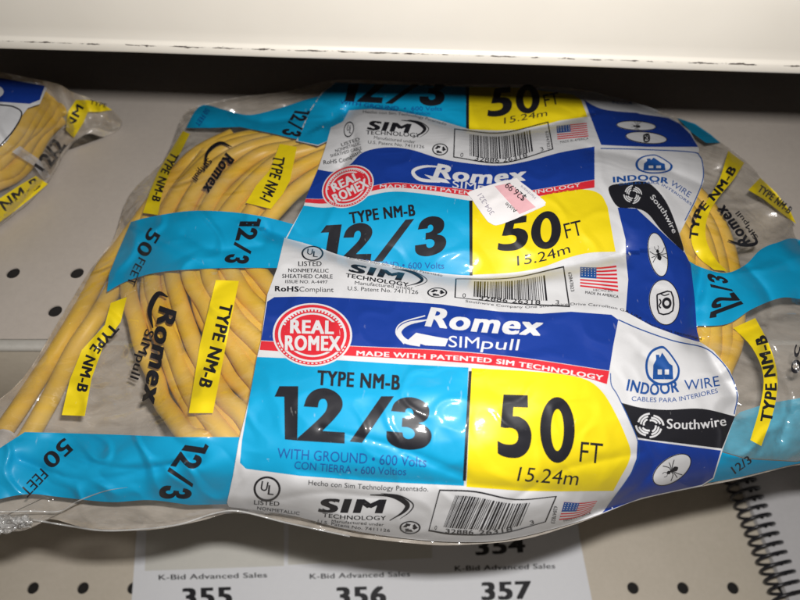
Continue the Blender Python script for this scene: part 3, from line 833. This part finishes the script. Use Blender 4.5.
a.text('CABLES PARA INTERIORES', [(630,400.5),(672,401.5),(716,392.5)], 4.4, L+2, NAVY)
a.build('lettering', lab3)
a = Art(BAG); barcode(a, [(455,279),(510,278),(563,266.5)], [(454,298),(510,304),(569,307.5)], L+2, rng, ('0', '32886', '26318', '3')); a.build('barcode', lab3)
a = Art(BAG); barcode(a, [(439,488.5),(475,490),(515,498),(556,495)], [(428,530),(455,534),(500,533),(545,521)], L+2, rng, ('0', '32886', '26318', '3')); a.build('barcode', lab3)
a = Art(BAG); flag(a, [(579,267.5),(597,268),(615,266)], [(579,287),(597,289),(617,292)], L+2); a.build('flag', lab3)
a = Art(BAG); flag(a, [(563,501),(580,502),(596,500)], [(558,519),(574,517),(589,511)], L+2); a.build('flag', lab3)
a = Art(BAG); badge(a, 313, 335, 39.5, 31.5, L+2, .03); a.build('round_seal', lab3)
a = Art(BAG)
romex_logo(a, [(426,326),(480,332),(538,335.5)], 18.5, L+2, WHITE, [(428,320),(408,324),(399,332),(405,341),(420,345)], [(416,333),(436,337),(448,339),(445,346.5),(425,345.5),(408,340)], [(448,347),(517,350.5)], 11)
outline(a, [(425,316),(402,323),(396,333),(404,344)], 1.2, L+2, WHITE)
a.text('MADE WITH PATENTED SIM TECHNOLOGY', [(357,355.5),(420,358.5),(500,364),(601,380)], 4.6, L+2, WHITE, bold=.035)
swirl(a, 648, 425, 14, 12, L+2, WHITE)
a.build('logo', lab3)
a = Art(BAG)
house(a, 660.5, 365.5, 17.5, 19.5, L+2, .05)
oval(a, 670,469,22,12,-.62, L+2, 'ant', 9, -.5)
outline(a, [(617,320),(640,330),(672,341),(700,347),(714,356),(727,372),(735,394),(732,414)], 1.1, L+2, NAVY)
outline(a, [(609,373),(610,385),(616,395),(628,420),(636,440),(637,456),(628,475),(606,506)], .9, L+2, NAVY)
a.build('emblem', lab3)

# --- cyan bands printed on the clear ends
def band(pts, lv, texts, label=None):
    p = Art(BAG); p.poly([tuple(q) for q in pts], lv, CYAN); o = p.build('cyan_band', bag, label)
    t = Art(BAG)
    # printed dark outline
    for q in texts(t, lv+1) or []: pass
    t.build('lettering', o)
def tb2(t, lv):
    t.text('50', [(150,228),(136,251)], 13, lv, BLACK, bold=.03)
    t.text('FEET', [(139,257),(132,270),(127,284)], 8, lv, BLACK, bold=.01)
    number(t, '12/3', [(262,218),(254,244),(247,265)], [(241,218),(234,244),(223,262)], lv, BLACK, .06)
band([tuple(p) for p in catmull([(131,222),(150,217),(190,211),(230,212),(265,217),(300,226)])] + [(290,245),(281,269)] + [tuple(p) for p in catmull([(278,268),(230,268),(180,270),(150,274),(125,282),(107,292)])] + [(109,275),(118,252)], 1, tb2)
def tb3(t, lv):
    t.text('50', [(64,438),(42,458)], 15, lv, BLACK, bold=.03)
    t.text('FEET', [(41,468),(20,490)], 11, lv, BLACK, bold=.01)
    number(t, '12/3', [(210,444),(196,475),(190,500)], [(188,441),(168,470),(158,498)], lv, BLACK, .06)
band([(25,432),(100,434),(180,437),(242,437),(238,460),(232,504)] + [tuple(p) for p in catmull([(190,505),(150,500),(110,502),(60,497),(30,494),(0,499),(-40,512),(-95,535)])] + [(-100,505),(-40,468),(0,448)], 1, tb3)
def tb1(t, lv):
    number(t, '12/3', [(311,111),(304,124),(301,138)], [(296,109),(288,122),(281,134)], lv, BLACK, .06)
    t.text('50 FEET', [(206,108),(195,124)], 5, lv, BLUE, bold=.02)
band([tuple(p) for p in catmull([(186,128),(196,110),(206,105),(225,110),(250,115),(280,108),(305,100),(324,95)])] + [(318,142),(300,140),(270,133),(240,127),(210,128)], 1, tb1)
def tbr(t, lv):
    number(t, '12/3', [(709,320),(712,295),(706,272)], [(745,306),(732,290),(726,278)], lv, BLACK, .06)
band([tuple(p) for p in catmull([(684,258),(700,267),(725,273),(745,265),(760,250),(776,243),(800,240),(845,270)])] + [(880,330),(850,306),(800,299)] + [tuple(p) for p in catmull([(800,299),(780,298),(752,309),(727,324),(695,326)])] + [(694,300),(690,265)], 1, tbr)
def tbb(t, lv):
    t.text('12/3', [(735,474),(752,462)], 8, lv, BLACK, bold=.02)
band([(718,451),(745,459),(796,462),(840,452),(840,456),(790,465),(740,477),(707,483),(712,476)], 1, tbb)

HAZE_CYAN = film_mat('blue print seen through the film', .55, (.10, .42, .58), .8)
p = Art(BAG); p.poly([(712,474),(716,455),(722,430),(740,412),(765,404),(800,398),(850,390),(872,410),(850,446),(796,461),(745,458),(718,450)], 1, HAZE_CYAN)
p.build('underside_print', bag)
# --- yellow TYPE NM-B strips
def tape(pts, base, cap, s='TYPE NM-B', lv=2, **k):
    p = Art(BAG); p.poly(pts, lv, TAPE); o = p.build('yellow_strip', bag)
    t = Art(BAG); t.text(s, base, cap, lv+1, BLACK, bold=.05, **k); t.build('lettering', o)
tape([(280,144),(297,147),(290,181),(283,194),(271,209),(246,203),(256,186),(270,170)], [(274,156),(270,175),(260,198)], 11, 'TYPE NM-I')
tape([(183,131),(190,134),(181,152),(172,168),(163,190),(158,215),(143,213),(150,192),(158,172)], [(172,152),(161,172),(152,200)], 8)
tape([(216,280),(239,281),(229,330),(213,413),(189,413),(200,345)], [(221,303),(211,345),(199,385)], 12)
tape([(111,303),(127,297),(121,322),(104,345),(92,378),(85,416),(62,415),(70,380),(82,350),(105,325)], [(112,323),(88,352),(77,390)], 10)
tape([tuple(p) for p in catmull([(728,151,'s'),(744,163,'s'),(733,180),(718,198),(707,218),(706,240),(716,260),(727,271,'s'),(714,270,'s'),(698,257),(691,240),(695,222),(706,202),(719,180)], True, 4)], [(697,239),(702,215),(722,192),(736,170)], 8)
tape([(748,190),(760,178),(776,193),(790,211),(796,224),(781,213),(763,199)], [(757,191),(770,200),(788,214)], 7, 'TYPE NM-B')
tape([tuple(p) for p in catmull([(733,328,'s'),(755,318,'s'),(769,345),(777,375),(774,408),(761,446,'s'),(750,440,'s'),(760,405),(763,375),(752,348)], True, 4)], [(771,422),(776,385),(768,345),(764,335)], 11)

a = Art(BAG)   # black wordmarks on the clear film
@piece('wordmark')
def vromex(a, p0, p1, cap, q0, q1, c2, sw):
    a.text('Romex', [p0, p1], cap, 2, BLACK, bold=.05, shear=.15)
    a.text('SIMpull', [q0, q1], c2, 2, BLACK, bold=.02)
    a.stroke(sw, cap*.25, 2, BLACK, taper=lambda t: .3+math.sin(math.pi*t))
vromex(a, (160,307), (143,400), 17, (146,329), (130,377), 9, [(168,297),(158,294),(150,310),(153,328)])
vromex(a, (226,153), (203,188), 11, (208,158), (192,178), 6, [(232,147),(220,143),(208,152),(205,166)])
vromex(a, (750,241), (724,205), 11, (758,237), (739,211), 5, [(728,240),(742,245),(756,243),(752,232)])
a.text('50', [(795,345),(790,372)], 9, 2, BLACK, bold=.02)
a.build('wordmark', bag)
a = Art(BAG)
pu = [(470,192),(512,180),(519,182),(543,201),(544,205),(541,208),(501,225),(490,224),(484,218),(471,199)]
a.smooth(pu, 13, PAPER, 3); st = a.build('price_sticker', bag)
a = Art(BAG)
a.poly([(494,187),(509,184),(535,208),(519,215)], 14, PINK)
a.text('$26.99', [(526,197.5),(508,182.5)], 6.5, 15, BLACK, bold=.01)
a.text('Hardware', [(535.5,198),(521,186)], 3, 15, FAINT)
a.text('Aisle', [(517,211),(506,203)], 4, 15, BLACK)
a.text('304-321', [(494,213.5),(481,194)], 5, 15, FAINT)
a.build('lettering', st)

# heat-sealed edge of the bag, plus a pale strand modelled as a glint
def edge_pts(pts, lift=.0005): return [BAG.pos(p[0], p[1], lift)[0] for p in catmull(pts, n=8)]
V, F = [], []
tube(edge_pts([(-20,512),(30,511),(60,511),(78,501),(105,491),(128,487)]), [.00035*min(1, .15+(40-i)/14) for i in range(41)], SEAM_GLINT, V=V, F=F, sides=6)  # tapering strand follows a highlight on the film, not a seam
tube(edge_pts([(30,519),(60,524),(100,530),(140,529),(180,524),(215,513),(240,511),(285,522),(350,536)]), .0005, SEAM_GLINT, V=V, F=F, sides=6)
link_mesh('seal_and_glint', V, F, SEAM_GLINT, bag)
# crumpled gather of film at the lower left corner
V, F = [], []; nk = 44
for lay in range(2):
    b = len(V)
    for i in range(nk):
        for j in range(nk):
            u, v = i/(nk-1), j/(nk-1)
            taper = .35 + .65*math.sin(math.pi*min(1, u*1.2+.1))
            x = -22 + 52*u; y = 524 + (v-.5)*22*taper - 3*u
            p = at(x, y, .012 + .004*math.sin(math.pi*v))
            w3 = noise.noise_vector((u*7+lay*9, v*6, lay*3.0)) * .0042 + noise.noise_vector((u*17, v*15+lay*5, 2.0)) * .0018
            V.append(p + np.array([w3.x*.5, w3.y*.6, abs(w3.z)*1.2 - lay*.003]))
    for i in range(nk-1):
        for j in range(nk-1): q = b+i*nk+j; F.append([q, q+nk, q+nk+1, q+1])
link_mesh('film_gather', V, F, SEAM_GLINT, bag)

# ------------------------------------------------------------------ coil of cable inside the bag
class Lower:
    """the highest smooth surface that stays under the wrinkled film"""
    def __init__(self, f):
        A = f.Z.copy()
        def shift(A, dy, dx): return np.roll(np.roll(A, dy, 0), dx, 1)
        M = A.copy()
        for _ in range(8):
            M = np.minimum.reduce([M, shift(M, 0, 1), shift(M, 0, -1), shift(M, 1, 0), shift(M, -1, 0)])
        for _ in range(30):
            M = (M*2 + shift(M, 0, 1) + shift(M, 0, -1) + shift(M, 1, 0) + shift(M, -1, 0)) / 6
        self.Z = np.minimum(M, A)
        rx = (XX - 400.0) / FPX; ry = (YY - 300.0) / FPX
        D = FW[None, None] + RT[None, None] * rx[..., None] - UP[None, None] * ry[..., None]
        self.P = CAM + D * ((self.Z - CAM[2]) / D[..., 2])[..., None]; self.n = f.n
    _s = Field._s
    pos = Field.pos
_low = {}
def strand(field, pts, depth=.0062, dz=0.0, r=.0052, close=True):
    if field not in _low: _low[field] = Lower(field)
    low = _low[field]; depth = depth * .92
    out = []
    for p in catmull(pts, close, 7):
        q, n = low.pos(p[0], p[1], -depth)
        q = q.copy(); q[2] = max(q[2] + dz, min(r + .002, field._s(field.Z, p[0], p[1]) - r - .0006))
        out.append(q)
    # relax kinks so the cable stays round
    out = np.array(out)
    for _ in range(4):
        if close: out = (np.roll(out, 1, 0) + out*2 + np.roll(out, -1, 0)) / 4
        else: out[1:-1] = (out[:-2] + out[1:-1]*2 + out[2:]) / 4
    return list(out)
RIGHT = [(0,0)]
lefts = [
 [(240,472),(215,455),(190,437),(166,410),(149,378),(136,338),(125,298),(126,255),(148,205),(180,160),(225,135)],
 [(255,468),(228,440),(198,405),(173,362),(156,315),(144,272),(152,228),(172,188),(205,152),(245,134)],
 [(270,462),(240,415),(213,382),(189,342),(173,300),(164,258),(177,213),(200,172),(232,148),(268,136)],
 [(290,450),(258,385),(236,362),(210,326),(193,290),(184,255),(200,208),(226,170),(256,147),(290,140)],
 [(310,430),(280,360),(262,346),(237,320),(216,288),(204,255),(222,210),(248,178),(278,152),(310,142)],
 [(330,410),(300,340),(275,318),(252,298),(236,276),(226,252),(243,212),(270,180),(300,158),(330,146)],
 [(350,390),(320,320),(296,302),(276,288),(258,268),(248,250),(266,214),(290,186),(318,166),(350,152)],
]
coil_o = at(400, 330, 0); coil = empty('cable_coil', (coil_o[0], coil_o[1], 0), 'coil of yellow sheathed cable showing through the clear left end of the large bag', 'cable')
V, F = [], []
for k, lf in enumerate(lefts):
    top = [(340+10*k, 118+3*k), (470, 112+5*k), (580, 128+4*k)]
    right = [(662-4*k, 158+6*k), (722-9*k, 212+4*k), (742-12*k, 290), (736-11*k, 355), (702-8*k, 412-2*k)]
    bot = [(620, 445-6*k), (520, 470-8*k), (420, 488-10*k), (330, 490-9*k)]
    pts = lf + top + right + bot
    pts = [p for p in pts]
    tube(strand(BAG, pts, .0058 + .0008*(k % 2)), .0049, CABLE, V=V, F=F, closed=True, sides=14)
for k in range(len(lefts) - 1):           # a second, deeper layer fills the gaps
    A_, B_ = lefts[k], lefts[k+1]
    lf = [((p[0]+q[0])/2, (p[1]+q[1])/2) for p, q in zip(A_, B_)]
    k2 = k + .5
    pts = lf + [(340+10*k2, 118+3*k2), (470, 112+5*k2), (580, 128+4*k2), (662-4*k2, 158+6*k2), (722-9*k2, 212), (742-12*k2, 290), (736-11*k2, 355), (702-8*k2, 412), (620, 440), (520, 450), (420, 450), (330, 470-9*k2)]
    tube(strand(BAG, pts, .0105 + .001*(k % 3)), .0049, CABLE, V=V, F=F, closed=True, sides=12)
# low outer turns along the left edge, the free end at the corner
tube(strand(BAG, [(-6,434),(22,389),(58,334),(90,280),(112,246),(136,214),(160,184),(190,150),(230,130)], .0052, 0, .0048, False), .0050, CABLE, V=V, F=F, sides=14)
tube(strand(BAG, [(16,445),(43,398),(75,340),(101,296),(120,260),(150,222),(176,180),(205,145)], .0058, -.001, .0048, False), .0050, CABLE, V=V, F=F, sides=14)
tube(strand(BAG, [(350,515),(385,526),(410,531),(470,527),(540,510),(600,490)], .0060, 0, .0048, False), .0045, CABLE, V=V, F=F, sides=14)
link_mesh('cable', V, F, CABLE, coil)
V, F = [], []
e = strand(BAG, [(-18,464),(-10,450),(0,432)], .0052, 0, .0048, False)
tube(e, .0056, COPPER, V=V, F=F, sides=12)
link_mesh('cut_end', V, F, COPPER, coil)

# ------------------------------------------------------------------ neighbouring bag at the left edge of the shelf
OUT2 = [(-120,150),(-60,60),(0,72),(30,78),(58,84),(72,92),(92,99),(112,110),(122,122),(112,132),(94,128),(78,136),(62,152),(52,172),(36,190),(14,212),(-10,232),(-60,260),(-110,240)]
OUT2S = [tuple(p) for p in catmull(OUT2, True, 4)]
C2 = [(-120,150,.05),(-60,62,.05),(0,75,.050),(40,84,.045),(70,95,.032),(95,102,.022),(118,122,.012),(90,128,.010),(62,150,.014),(40,180,.014),(0,220,.012),(-60,258,.012),(-20,150,.052),(20,130,.050),(40,115,.045),(50,135,.032),(0,170,.040),(-80,200,.04),(75,115,.024)]
B2 = Field(C2, [([(10,165),(60,140)], .003, 6, 0), ([(60,90),(75,130)], .004, 5, 0), ([(85,100),(95,125)], .004, 5, 0), ([(100,105),(104,128)], .004, 5, 0)], 1.1, 5.0, .006, OUT2S)
o2 = at(0, 150, 0); bag2 = empty('wire_bag', (o2[0], o2[1], 0), 'second wire bag cut off by the left edge of the photo, crumpled yellow tip', 'bag')
film_body(B2, OUT2S, 'clear_film', bag2)
def part2(name, pts, lv, mat, parent=bag2, sm=False):
    p = Art(B2); (p.smooth if sm else p.poly)(pts, lv, mat); return p.build(name, parent)
l2 = part2('printed_label', [(-100,170),(-70,80),(0,80),(32,82),(47,88),(40,104),(28,108),(22,116),(8,140),(-4,150),(-40,175)], 1, WHITE)
part2('blue_panel', [(-70,80),(0,78),(45,86),(40,100),(30,104),(0,102),(-60,110)], 2, BLUE, l2)
a = Art(B2); a.stroke([(0,105),(14,107),(22,114),(14,130),(0,146)], 1.4, 2, BLACK, n=6); a.ellipse(-4,92,8,6,3,WHITE); a.build('lettering', l2)
t2 = part2('yellow_strip', [(-40,232),(-10,205),(20,185),(36,176),(48,184),(34,196),(10,215),(-20,236)], 1, TAPE)
a = Art(B2); a.text('TYPE NM-B', [(-35,239),(0,215),(42,186)], 11, 2, BLACK, bold=.03); a.build('lettering', t2)
t3 = part2('yellow_strip', [(68,112),(76,100),(88,100),(100,102),(112,110),(100,112),(88,112),(84,122),(74,138),(66,130)], 1, TAPE)
a = Art(B2); a.text('NM', [(72,130),(84,108)], 8, 2, BLACK, bold=.03); a.text('TYPE', [(90,104),(106,108)], 4, 2, BLACK, bold=.03); a.build('lettering', t3)
a = Art(B2); a.text('12/2', [(47,174),(66,146)], 15, 2, BLACK, bold=.04); a.build('wordmark', bag2)
part2('clear_stripe', [(12,152),(20,146),(40,160),(50,176),(44,180),(34,166)], 1, film_mat('milky film stripe', .55, (.6, .6, .62)))
o3 = at(-10, 150, 0); coil2 = empty('cable_coil', (o3[0], o3[1], 0), 'yellow cable strands inside the partly visible bag at far left', 'cable')
V, F = [], []
for k in range(5):
    pts = [(-60, 196+10*k-20), (-20, 172+9*k-14), (6+4*k, 150+8*k-6), (26+6*k, 122+6*k-6), (40+7*k, 98+5*k), (48+6*k, 88+6*k)]
    if k > 3: pts = pts[:5]
    tube(strand(B2, pts, .0066, 0, .0045, False), .0052, CABLE, V=V, F=F, sides=12)
link_mesh('cable', V, F, CABLE, coil2)

# ------------------------------------------------------------------ shelves
def box(V, F, x0, x1, y0, y1, z0, z1):
    b = len(V)
    for x in (x0, x1):
        for y in (y0, y1):
            for z in (z0, z1): V.append((x, y, z))
    for f in ((0,1,3,2),(4,6,7,5),(0,4,5,1),(2,3,7,6),(0,2,6,4),(1,5,7,3)): F.append([b+i for i in f])
def holed_deck(x0, x1, y0, y1, z, holes, r, thick, segs=24):
    """flat sheet with round holes: tessellated in strips so it stays clean"""
    V, F = [], []
    loops = [[Vector((x0, y0, 0)), Vector((x1, y0, 0)), Vector((x1, y1, 0)), Vector((x0, y1, 0))]]
    for hx, hy in holes:
        loops.append([Vector((hx + r*math.cos(-2*math.pi*k/segs), hy + r*math.sin(-2*math.pi*k/segs), 0)) for k in range(segs)])
    flat = [p for l in loops for p in l]; V = [(p.x, p.y, z) for p in flat]
    for t in tessellate_polygon(loops):
        a, b, c = [flat[i] for i in t]
        F.append(list(t) if (b-a).cross(c-a).z > 0 else list(t)[::-1])
    n0 = 4
    for h in range(len(holes)):
        s = n0 + h*segs; b = len(V)
        for k in range(segs): V.append((flat[s+k].x, flat[s+k].y, z - thick))
        for k in range(segs): j = (k+1) % segs; F.append([s+k, s+j, b+j, b+k])
    return V, F
ylip = float(at(0, 350, 0)[1]) + .0
W_ = .9
rowA = at(13, 273, 0); dx = .0403; rowB = at(55, 311, 0)
holes = [(rowA[0] + dx*i, rowA[1]) for i in range(-14, 24)] + [(rowB[0] + dx*i, rowB[1]) for i in range(-14, 24)]
holes = [h for h in holes if abs(h[0]) < W_ - .02]
shelf = empty('metal_shelf', (0, ylip, 0), 'grey peg-holed metal shelf the bags lie on, with a pale front edge', 'shelf')
V, F = holed_deck(-W_, W_, ylip + .0075, .62, 0, holes, .0042, .0012)
link_mesh('deck', V, F, DECK, shelf, smooth=False)
V, F = [], []; box(V, F, -W_, W_, ylip + .01, .62, -.0302, -.0022)
link_mesh('shade_slab', V, F, HOLE_SHADE, shelf, smooth=False)  # black slab added below the deck so its peg holes look shaded
for nm_, mt_, prof in (('front_edge', LIP, [(.0073, -.001), (.0070, .0010), (.0055, .0015), (.003, .0016), (.001, .0012), (.0, -.0006), (.0004, -.0022)]),
                       ('front_face', TAN, [(.0012, -.0023), (.0012, -.085), (.0022, -.087), (.009, -.087)])):
    V, F = [], []
    for i, (d, z) in enumerate(prof):
        V.append((-W_, ylip + d, z)); V.append((W_, ylip + d, z))
    for i in range(len(prof)-1): F.append([2*i, 2*i+1, 2*i+3, 2*i+2][::-1])
    link_mesh(nm_, V, F, mt_, shelf)

ZB = -.205
b0 = at(583, 588, ZB); dxb = at(633, 588, ZB)[0] - b0[0]
hb = [(b0[0] + dxb*i + .0, b0[1]) for i in range(-22, 16)] + [(b0[0] + dxb*(i+.5), b0[1] - .11) for i in range(-22, 16)]
base = empty('base_deck', (0, float(b0[1]), ZB), 'tan perforated base shelf below the bag, under the paper labels', 'shelf')
V, F = holed_deck(-.95, .95, -.62, .62, ZB, hb, .0043, .0015)
link_mesh('deck', V, F, TAN, base, smooth=False)
V, F = [], []; box(V, F, -.95, .95, -.60, .60, ZB - .04, ZB - .0025)
link_mesh('shade_slab', V, F, HOLE_SHADE, base, smooth=False)  # same added slab, giving the base deck holes their dark

# upper shelf with cream enamel front
ZU = .165
eL = at(0, 50, ZU); eR = at(800, 75, ZU)
ang = math.atan2(eR[1]-eL[1], eR[0]-eL[0])
mid = (eL + eR)/2
up = empty('metal_shelf', (mid[0], mid[1], ZU), 'upper shelf with scuffed cream enamel front edge above the bags', 'shelf')
up.rotation_euler.z = ang
def local_mesh(name, V, F, mat, parent, smooth=True):
    me = bpy.data.meshes.new(name); me.from_pydata(V, [], F); me.materials.append(mat)
    if smooth: me.polygons.foreach_set('use_smooth', [True]*len(me.polygons))
    o = bpy.data.objects.new(name, me); COL.objects.link(o); o.parent = parent; return o
prof = [(.012, .0012), (.0035, .0008), (.0012, .0), (.0003, .0006), (0, .0016), (0, .0046), (.0004, .0054), (.0011, .0060), (.0014, .0068), (.0014, .012), (.0014, .030), (.0016, .050), (.0022, .0515), (.004, .052), (.40, .052)]
V, F = [], []; NX = 60
for i, (d, z) in enumerate(prof):
    for k in range(NX+1):
        x = -.7 + 1.4*k/NX; V.append((x, d + .0003*noise.noise((x*9, z*40, 0)) if d < .01 else d, z + (.0002*noise.noise((x*14, 3, 0)) if i < 6 else 0)))
for i in range(len(prof)-1):
    for k in range(NX): q = i*(NX+1)+k; F.append([q, q+1, q+NX+2, q+NX+1][::-1])
local_mesh('front_edge', V, F, CREAM, up)
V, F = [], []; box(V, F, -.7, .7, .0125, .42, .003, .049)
local_mesh('shade_slab', V, F, DARK, up, False)  # shelf body; its unlit underside is coloured dark

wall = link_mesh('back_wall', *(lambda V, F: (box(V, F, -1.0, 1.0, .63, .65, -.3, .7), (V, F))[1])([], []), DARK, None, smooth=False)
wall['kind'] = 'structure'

# ------------------------------------------------------------------ sheet of lot labels on the base deck
def zq(px, py, z): return at(px, py, z)
s0 = at(360, 600, ZB)
class Plane:
    """flat sheet on the base deck, used for paper artwork"""
    def __init__(self, z): self.z = z
    def pos(self, x, y, lift=0.0): p = at(x, y, self.z).copy(); p[2] += lift; return p, np.array([0, 0, 1.0])
PL = Plane(ZB + .0008)
sheet = empty('label_sheet', (s0[0], s0[1], ZB), 'white sheet of numbered auction lot labels lying on the tan base shelf', 'paper')
a = Art(PL); a.poly([(141,470),(571,470),(580,540),(594,610),(620,760),(110,760),(131,610)], 0, SHEET); a.build('paper', sheet)
def cell(pts):
    a = Art(PL); a.poly(pts, 1, BACKING); a.build('backing', sheet)
cell([(148,480),(284,480),(284,566),(145,571)])
cell([(290,480),(430,480),(432,558),(288,565)])
a = Art(PL)
def lot(x, y, n, bx, by, w=108):
    a.text('K-Bid Advanced Sales', [(x, y), (x+w, y-2.5)], 5, 2, BLACK, bold=.02)
    a.text(n, [(bx, by), (bx+47, by-1.5)], 17, 2, BLACK, bold=.055)
lot(159,580,'355',184,606); lot(310,579,'356',338,605,100); lot(455,571,'357',483,600,100)
a.text('354', [(477,555),(524,552)], 15, 2, BLACK, bold=.055)
a.build('lettering', sheet)

# ------------------------------------------------------------------ spiral notebook on the base deck
n0 = at(724, 470, ZB); n1 = at(781, 612, ZB)
nb = empty('spiral_notebook', (float(n1[0]), float(n1[1]), ZB), 'grey spiral bound notebook on the base shelf at lower right', 'notebook')
axis = (n1 - n0); axis[2] = 0; Ln = np.linalg.norm(axis); axis /= Ln; side = np.array([-axis[1], axis[0], 0.0])
if side[0] < 0: side = -side
def npnt(s, c, z): q = n0 + axis*s + side*c; q = q.copy(); q[2] = ZB + z; return q
V, F = [], []
cs = [(-.03-.0, .006), (Ln+.12, .006), (Ln+.12, .26), (-.03, .26)]
for z in (.002, .0075):
    for s, c in cs: V.append(npnt(s, c, z))
F += [[3,2,1,0],[4,5,6,7],[0,1,5,4],[1,2,6,5],[2,3,7,6],[3,0,4,7]]
link_mesh('cover', V, F, COVER, nb, smooth=False)
V, F = [], []; pitch = Ln/15.5; turns = 31; pts = []
for i in range(turns*20):
    t = i/20; th = 2*math.pi*t
    pts.append(npnt(-.028 + pitch*t, .004 + .0118*math.cos(th), .0105 + .0095*math.sin(th)))
tube(pts, .0012, WIRE, V=V, F=F, sides=8)
link_mesh('spiral_wire', V, F, WIRE, nb)
V, F = [], []
for k in range(turns):
    tube([npnt(-.028 + pitch*k, .0105, .0078), npnt(-.028+pitch*k, .0105, .0082)], .0016, HOLE_SHADE, V=V, F=F, sides=10)  # black discs on the cover, hole shade as plain colour
link_mesh('punched_holes', V, F, HOLE_SHADE, nb)

# ------------------------------------------------------------------ lights: the camera's flash, weak shop light from above
w = bpy.data.worlds.new('World'); S.world = w; w.use_nodes = True
bg = w.node_tree.nodes['Background']; bg.inputs['Color'].default_value = (1.0, .91, .82, 1); bg.inputs['Strength'].default_value = .09

fl = bpy.data.lights.new('flash', 'AREA'); fl.shape = 'RECTANGLE'; fl.size = .028; fl.size_y = .014; fl.energy = 2.35; fl.color = (1.0, .975, .95)
fo = bpy.data.objects.new('flash', fl); COL.objects.link(fo)
fp = CAM + UP*.046 + RT*.024
fo.location = fp; fo.rotation_euler = (math.radians(90) - PITCH, 0, 0)

# ------------------------------------------------------------------ camera
cam = bpy.data.cameras.new('camera'); co = bpy.data.objects.new('camera', cam); COL.objects.link(co)
co.location = CAM; co.rotation_euler = (math.radians(90) - PITCH, 0, 0)
cam.sensor_width = 36.0; cam.lens = 36.0 * FPX / 800.0; cam.clip_start = .01; cam.clip_end = 20
cam.dof.use_dof = True; cam.dof.focus_distance = .375; cam.dof.aperture_fstop = 9.0
S.camera = co
S.view_settings.view_transform = 'Standard'; S.view_settings.look = 'None'; S.view_settings.gamma = 1.0
S.view_settings.exposure = 0.0
S.render.engine = 'CYCLES'
S.cycles.transparent_max_bounces = 24
print('faces', sum(len(o.data.polygons) for o in S.objects if o.type == 'MESH'))
